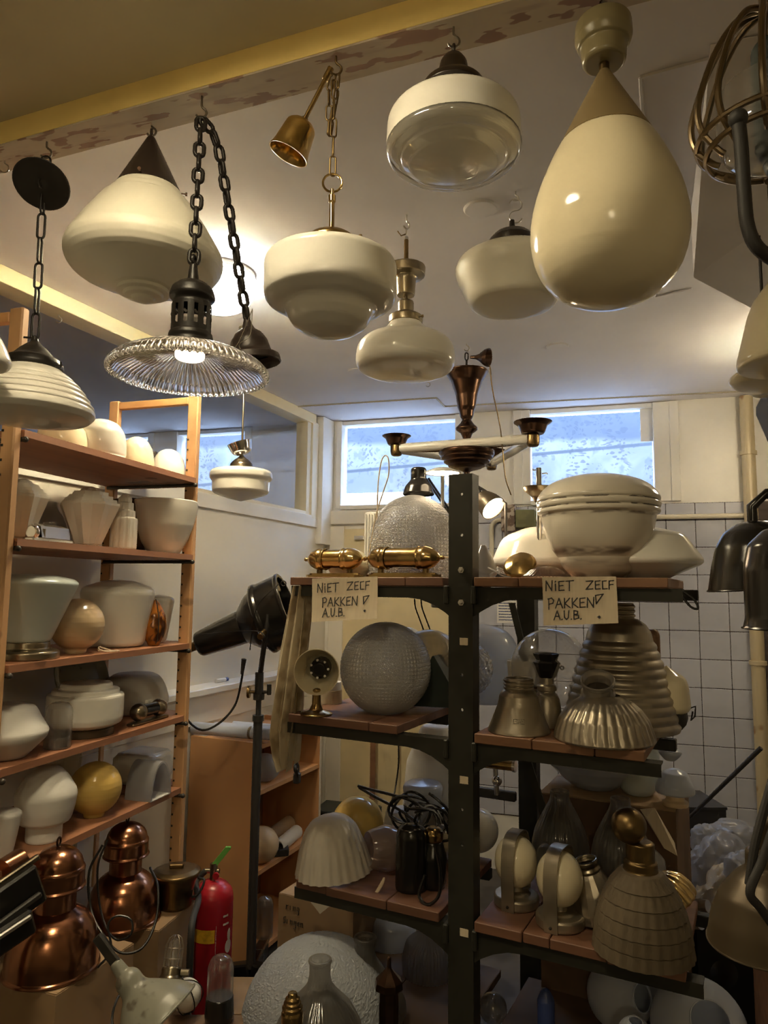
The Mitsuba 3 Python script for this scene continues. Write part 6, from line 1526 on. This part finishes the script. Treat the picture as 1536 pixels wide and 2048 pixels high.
low('iron_lantern', 776, 2110, 1.78, [(0, 0), (20, 0), (21, 90), (20, 122), (30, 126), (28, 140), (12, 156), (5, 164), (4, 184), (0, 186)], 'copper_dark', 'slim dark iron lantern post at the bottom edge right of the flasks', cat_='lantern', r=2, n=8, smooth=False)
t = thing('jar_lamp', 'clear glass jar lamp on a black base at the bottom left of centre', 'lamp')
p = at(438, 2040, 1.95); k = mpp(*p)
part(t, 'base', lat(p[0], p[1], p[2], [(0, 0), (27, 0), (29, 10), (27, 46), (0, 46)], k, 32, 3), 'black_gloss')
part(t, 'glass', lat(p[0], p[1], p[2], [(25, 44), (26, 50), (26, 100), (20, 116), (10, 122), (0, 123)], k, 36, 5), 'clear_glass')
p = at(528, 1872, 2.75); k = mpp(*p)
one('glass_cylinder', lat(p[0], p[1], p[2], [(17, 0), (17, 60), (13, 72), (0, 76)], k, 28, 4), 'grey_glass', 'small clear glass cylinder behind the spotlight pole near the carton', 'glass')
t = thing('caged_globe', 'white globe in black wires behind the caged bulkhead lamp', 'lamp')
p = at(372, 1990, 1.98); k = mpp(*p)
part(t, 'globe', mv(sphere(30 * k), p), 'opal', True)
for i in range(3):
    part(t, 'wire', ring(p, 33 * k, .0016, (math.cos(i * 1.05), math.sin(i * 1.05), .25), 28, 6), 'cable_black')
for px, py, d, R0, tilt, lab in ((1238, 1990, 2.05, 62, (.42, -.6, .25), 'opal globe with its opening to the right under the lower right shelf'), (1345, 2010, 2.1, 70, (.1, .2, 1), 'opal globe behind the two others at the bottom right'), (1398, 2058, 1.85, 92, (-.06, -.75, .55), 'large opal globe with round opening at the bottom right edge'), (1270, 2072, 1.75, 34, (0, -.2, 1), 'small opal shade neck at the very bottom right')):
    p = at(px, py, d); k = mpp(*p)
    t = thing('opal_globe', lab, 'lamp shade')
    A = zto(EXC * tilt[0] + _H * tilt[1] + V(0, 0, tilt[2]))
    m = lathe([(R0 * k * math.sin(a), R0 * k * math.cos(a)) for a in np.linspace(.42, math.pi, 24)], 56)
    part(t, 'glass', mv(m, p, A), 'opal_thin', True)
    m2 = lathe([(.97 * R0 * k * math.sin(a), .97 * R0 * k * math.cos(a)) for a in np.linspace(.42, math.pi, 24)], 40); m2.invert()
    part(t, 'inside', mv(m2, p, A), 'opal_thin', True)
    part(t, 'rim', mv(ring((0, 0, R0 * k * math.cos(.42)), R0 * k * math.sin(.42), 2 * k, n=36, k=6), p, A), 'opal_blue')
low('blue_bottle', 1093, 2095, 1.9, [(0, 0), (17, 0), (17, 90), (10, 104), (6, 110), (0, 112)], 'blue_plastic', 'dark blue bottle at the bottom right of the post', cat_='bottle', r=3)
low('glass_float', 986, 2045, 2.0, [(a, b) for a, b in globe(28, .3)], 'grey_glass', 'small clear glass ball at the bottom beside the post', cat_='glass', r=0)

# ---------------- right-hand edge
def enamel(px, py, d, prof, label, tilt=None, mt='black_gloss'):
    p = at(px, py, d); k = mpp(*p)
    t = thing('enamel_lamp', label, 'pendant lamp')
    A = zto(tilt) if tilt is not None else np.eye(3)
    o = lathe(soft([(a * k, b * k) for a, b in prof], 8 * k), 64)
    part(t, 'shade', mv(o, p, A), mt)
    inn = lathe(soft([(a * k * .97, b * k - .002) for a, b in prof], 8 * k), 64); inn.invert()
    part(t, 'lining', mv(inn, p, A), 'grey_enamel')
    part(t, 'rim', mv(ring((0, 0, prof[0][1] * k), prof[0][0] * k, 2 * k, n=56, k=6), p, A), mt)
    top = p + A @ V(0, 0, prof[-1][1] * k)
    part(t, 'stem', tube([top - (A @ V(0, 0, .01)), top + V(0, 0, .03), top + V(.03, 0, .06), V(XW - .002, top[1], top[2] + .06)], .012, 12), mt)
    return t, top
tE, tp = enamel(1522, 1176, 1.62, [(98, 0), (97, 3), (86, 50), (74, 88), (56, 116), (30, 132), (0, 137)], 'upper of two black enamel lamps at the right edge, wide open shade', (EXC * -.08 + V(0, 0, 1)))
tE, tp = enamel(1580, 1258, 1.25, [(86, 0), (84, 4), (80, 20), (80, 120), (70, 170), (40, 200), (0, 208)], 'lower black enamel lamp with flared lip cut by the right edge')
tE, tp = enamel(1548, 1880, 1.30, [(124, 0), (122, 6), (112, 44), (90, 90), (56, 126), (34, 140), (30, 176), (0, 178)], 'large bronze-brown lamp with black bracket at the lower right edge', (EXC * -.1 + V(0, 0, 1)), 'bronze_paint')
part(tE, 'bracket', tube(curve([at(1545, 1560, 1.25), at(1528, 1620, 1.24), at(1510, 1690, 1.23), at(1498, 1770, 1.22)], 6), .0075, 10), 'black_matte')
part(tE, 'bracket', tube(curve([at(1552, 1640, 1.22), at(1525, 1720, 1.21), at(1500, 1783, 1.20), at(1520, 1815, 1.20), at(1545, 1850, 1.20)], 6), .0075, 10), 'black_matte')
# opal shades hanging at the right edge
for px, d, prof, lab in ((1578, 1.45, [(30, 560), (60, 600), (72, 630), (96, 722), (94, 732), (60, 736), (0, 738)], 'large opal shade cut by the right edge, above the black enamel lamps'), (1556, 1.6, [(20, 735), (60, 738), (88, 748), (92, 756), (80, 768), (40, 776), (0, 778)], 'flat opal saucer shade under the large one at the right edge'), (1530, 1.8, [(10, 774), (26, 776), (33, 782), (26, 790), (0, 792)], 'small opal cap just below the flat opal saucer at the right edge')):
    p = at(px, 720, d)
    t = thing('edge_opal_lamp', lab, 'pendant lamp')
    turned(p[0], p[1], prof, 'opal_cream', t, 'shade', r=6)
    part(t, 'cord', rod(ups(p[0], p[1], prof[0][1] + 4), V(p[0], p[1], ZC - .02), .004, 8), 'cable_black')
t = thing('wall_cabinet', 'dark cabinet corner at the right edge beside the pipe', 'cabinet')
q = at(1526, 820, 1.9)
part(t, 'panel', hull([at(px, py, d) for px, py, d in ((1512, 815, 2.0), (1540, 760, 1.9), (1545, 905, 1.9), (1512, 830, 2.0), (1560, 760, 2.4), (1560, 905, 2.4))]), 'black_matte', False)
# wire-guard lamp in the upper right corner
t = thing('guard_lamp', 'lamp with bronze wire guard and black bracket in the upper right corner', 'lamp')
dG = 1.12; kG = dG / FPX
G = lambda px, py, o=0.0: at(px, py, dG + o)
cG = G(1545, 215)
guard = [(0, -215), (60, -190), (108, -120), (142, -30), (150, 20), (140, 60), (112, 92), (100, 100)]
for i, a in enumerate((3.14, 3.55, 4.1, 2.72, 2.2, 4.7, 0.3, 1.2)):
    dr_ = EXC * math.cos(a) + _H * math.sin(a)
    path = [cG + (dr_ * r_ - V(0, 0, 1) * h) * kG for r_, h in [tuple(q) for q in curve(guard, 5)]]
    part(t, 'guard_wire', tube(path, .0052, 9), 'bronze_wire')
for r_, h in ((141, 60), (124, 84)):
    part(t, 'guard_ring', ring(cG - V(0, 0, h * kG), r_ * kG, .0048, n=48), 'bronze_wire')
part(t, 'glass', mv(lathe(soft([(96, -40), (104, 20), (104, 60), (92, 92), (60, 112), (0, 118)][::-1], 12), 48).apply_transform(np.diag([kG, kG, -kG, 1])), cG), 'clear_glass')
part(t, 'body', mv(lathe(soft([(0, 160), (46, 160), (48, 150), (48, -60), (40, -74), (30, -110), (0, -120)][::-1], 6), 40).apply_scale(kG), cG + V(0, 0, -.02) + EXC * .012), 'green_dark')
part(t, 'bracket', tube(curve([G(1476, 236, -.13), G(1482, 290, -.13), G(1488, 380, -.13), G(1495, 450, -.13), G(1515, 495, -.13), G(1560, 528, -.12)], 8), .0095, 12), 'black_matte')
part(t, 'bracket_eye', mv(sphere(.013), G(1476, 237, -.13)), 'black_matte', True)
part(t, 'hanger', rod(cG + V(0, 0, .17), V(cG[0], cG[1], ZC - .05), .012, 12), 'bronze_wire')
# dark things on the right behind the rack
t = thing('black_box', 'black box standing against the tiles right of the lower rack', 'box')
pa, pb_ = at(1352, 1616, 2.95), at(1452, 1622, 2.95)
dd = (pb_ - pa) * V(1, 1, 0); dd /= np.linalg.norm(dd); nn = V(-dd[1], dd[0], 0)
part(t, 'body', hull([pa * V(1, 1, 0) + dd * a + nn * b + V(0, 0, c_) for a in (-.05, np.linalg.norm(pb_ - pa)) for b in (0, .25) for c_ in (0, (pa[2] + pb_[2]) / 2)]), 'black_matte', False)
part(t, 'lid', hull([pa * V(1, 1, 0) + dd * a + nn * b + V(0, 0, c_) for a in (-.055, np.linalg.norm(pb_ - pa) + .004) for b in (-.004, .254) for c_ in ((pa[2] + pb_[2]) / 2, (pa[2] + pb_[2]) / 2 + .01)]), 'black_matte', False)
one('black_rod', rod(at(1345, 1668, 2.75), at(1522, 1496, 2.55), .0065, 10, .0085), 'black_matte', 'thin black rod leaning diagonally in front of the tiles', 'rod')
def crumple(px, py, d, s, label, mt, seed):
    rg = np.random.default_rng(seed)
    m = trimesh.creation.icosphere(4, 1.0); vv = np.array(m.vertices)
    from meshkit import fbm as nf
    h = nf(vv * 1.6 + seed, 4, seed); g_ = 1 - np.abs(nf(vv * 2.7 + 9 + seed, 3, seed + 5) * 2 - 1)
    m.vertices = vv * (0.65 + .5 * h + .25 * g_)[:, None] * V(*s)
    one('plastic_bag', mv(m, at(px, py, d)), mt, label, 'bag', smooth=25)
crumple(1448, 1745, 2.55, (.10, .10, .12), 'crumpled whitish plastic bag in front of the black box at right', 'plastic_film', 1)
crumple(1470, 1690, 2.75, (.11, .10, .08), 'grey translucent plastic bag against the tiles at right', 'plastic_film', 2)
crumple(1418, 1690, 2.72, (.06, .06, .07), 'small greyish plastic bag beside the black box', 'plastic_film', 4)
crumple(1450, 1830, 2.45, (.09, .10, .14), 'lower beige plastic bag above the black equipment', 'paper_thin', 3)
crumple(1490, 1760, 2.4, (.06, .06, .08), 'bluish plastic bag behind the bronze lamp', 'plastic_film', 6)
t = thing('black_case', 'black equipment case with two chrome cylinders at lower right', 'equipment')
c = at(1400, 1870, 2.35)
part(t, 'body', mv(box(.30, .25, .36, bev=.02), c + V(.12, .12, -.13)), 'black_gloss', False)
part(t, 'cylinder', rod(at(1366, 1806, 2.28), at(1416, 1812, 2.22), .018, 20), 'chrome')
part(t, 'cylinder', rod(at(1348, 1842, 2.24), at(1402, 1846, 2.16), .019, 20), 'chrome')
part(t, 'hub', mv(lathe([(0, 0), (.035, 0), (.04, .01), (.02, .018), (0, .018)], 28), at(1445, 1945, 2.05), zto(-_H)), 'black_gloss')
part(t, 'latch', mv(box(.02, .012, .012, bev=.002), at(1383, 1905, 2.1)), 'chrome', False)
t = thing('wooden_crate', 'brown wooden crate edge at the bottom right corner', 'crate')
q = at(1525, 1995, 1.75)
part(t, 'side', box(.03, .30, .42, (q[0] + .03, q[1] + .05, q[2] - .14), .003), 'plank_light', False)
part(t, 'side', box(.20, .03, .42, (q[0] + .15, q[1] + .21, q[2] - .14), .003), 'plank_light', False)
# support under the things at the bottom edge
for nm, lab, px, py, d, sx, sy, mt in (('cardboard_box', 'carton at the bottom edge under the grey factory lamp', 300, 2110, 1.80, .42, .36, 'cardboard_dark'), ('cardboard_box', 'flattened yellowish carton on the floor by the spotlight stand', 490, 1990, 2.5, .30, .25, 'cardboard')):
    q = at(px, py, d)
    t = thing(nm, lab, 'box')
    part(t, 'body', box(sx, sy, max(q[2], .04) - .004, (q[0], q[1], max(q[2], .04) / 2 - .002), 0, rz(.3)), mt, False)
    part(t, 'flap', box(sx, sy / 2 - .002, .004, (q[0] - math.sin(.3) * -sy / 4 * -1, q[1] + math.cos(.3) * sy / 4 * -1, max(q[2], .04) - .002), 0, rz(.3)), mt, False)

# look-alikes of one kind share a group
for nm, g_ in (('pendant_lamp', 'pendant lamps hanging from the beam and the ceiling'), ('dome_lamp', 'opal domes on the top pine shelf'), ('opal_lamp', 'opal shades on the pine rack'), ('stepped_glass_shade', 'frosted art deco glasses on the second shelf'),
               ('globe_lamp', 'coloured globe shades on the shelves'), ('copper_lamp', 'copper lamps on the cartons'), ('brass_wall_lamp', 'brass tube wall lamps on the steel rack'), ('paper_note', 'handwritten notes on the steel rack'),
               ('faceted_opal_lamp', 'wide opals behind the grimy bell'), ('textured_glass_globe', 'textured globes on the middle shelf'), ('oval_wall_lamp', 'oval hooped lamps on the lower shelf'), ('flask_lamp', 'clear ribbed flask glasses'),
               ('opal_bowl_lamp', 'opals on the tall carton'), ('opal_globe', 'opal globes at the bottom right'), ('enamel_lamp', 'enamel lamps at the right edge'), ('edge_opal_lamp', 'opal shades at the right edge'), ('plastic_bag', 'crumpled bags at the right'),
               ('ceiling_hook', 'empty hooks'), ('metal_fitting', 'black strip fittings at the left edge'), ('chrome_wall_lamp', 'chrome wall lamps on the pine rack'), ('cardboard_box', 'cartons on the floor'), ('cardboard_tube', 'tubes in the bookcase'), ('ceiling_bowl_lamp', 'ceiling lamps')):
    ks = [k for k in labels if (k == nm or (k.startswith(nm + '_') and k[len(nm) + 1:].isdigit())) and 'category' in labels[k]]
    if len(ks) > 1:
        for k in ks:
            labels[k].setdefault('group', g_)
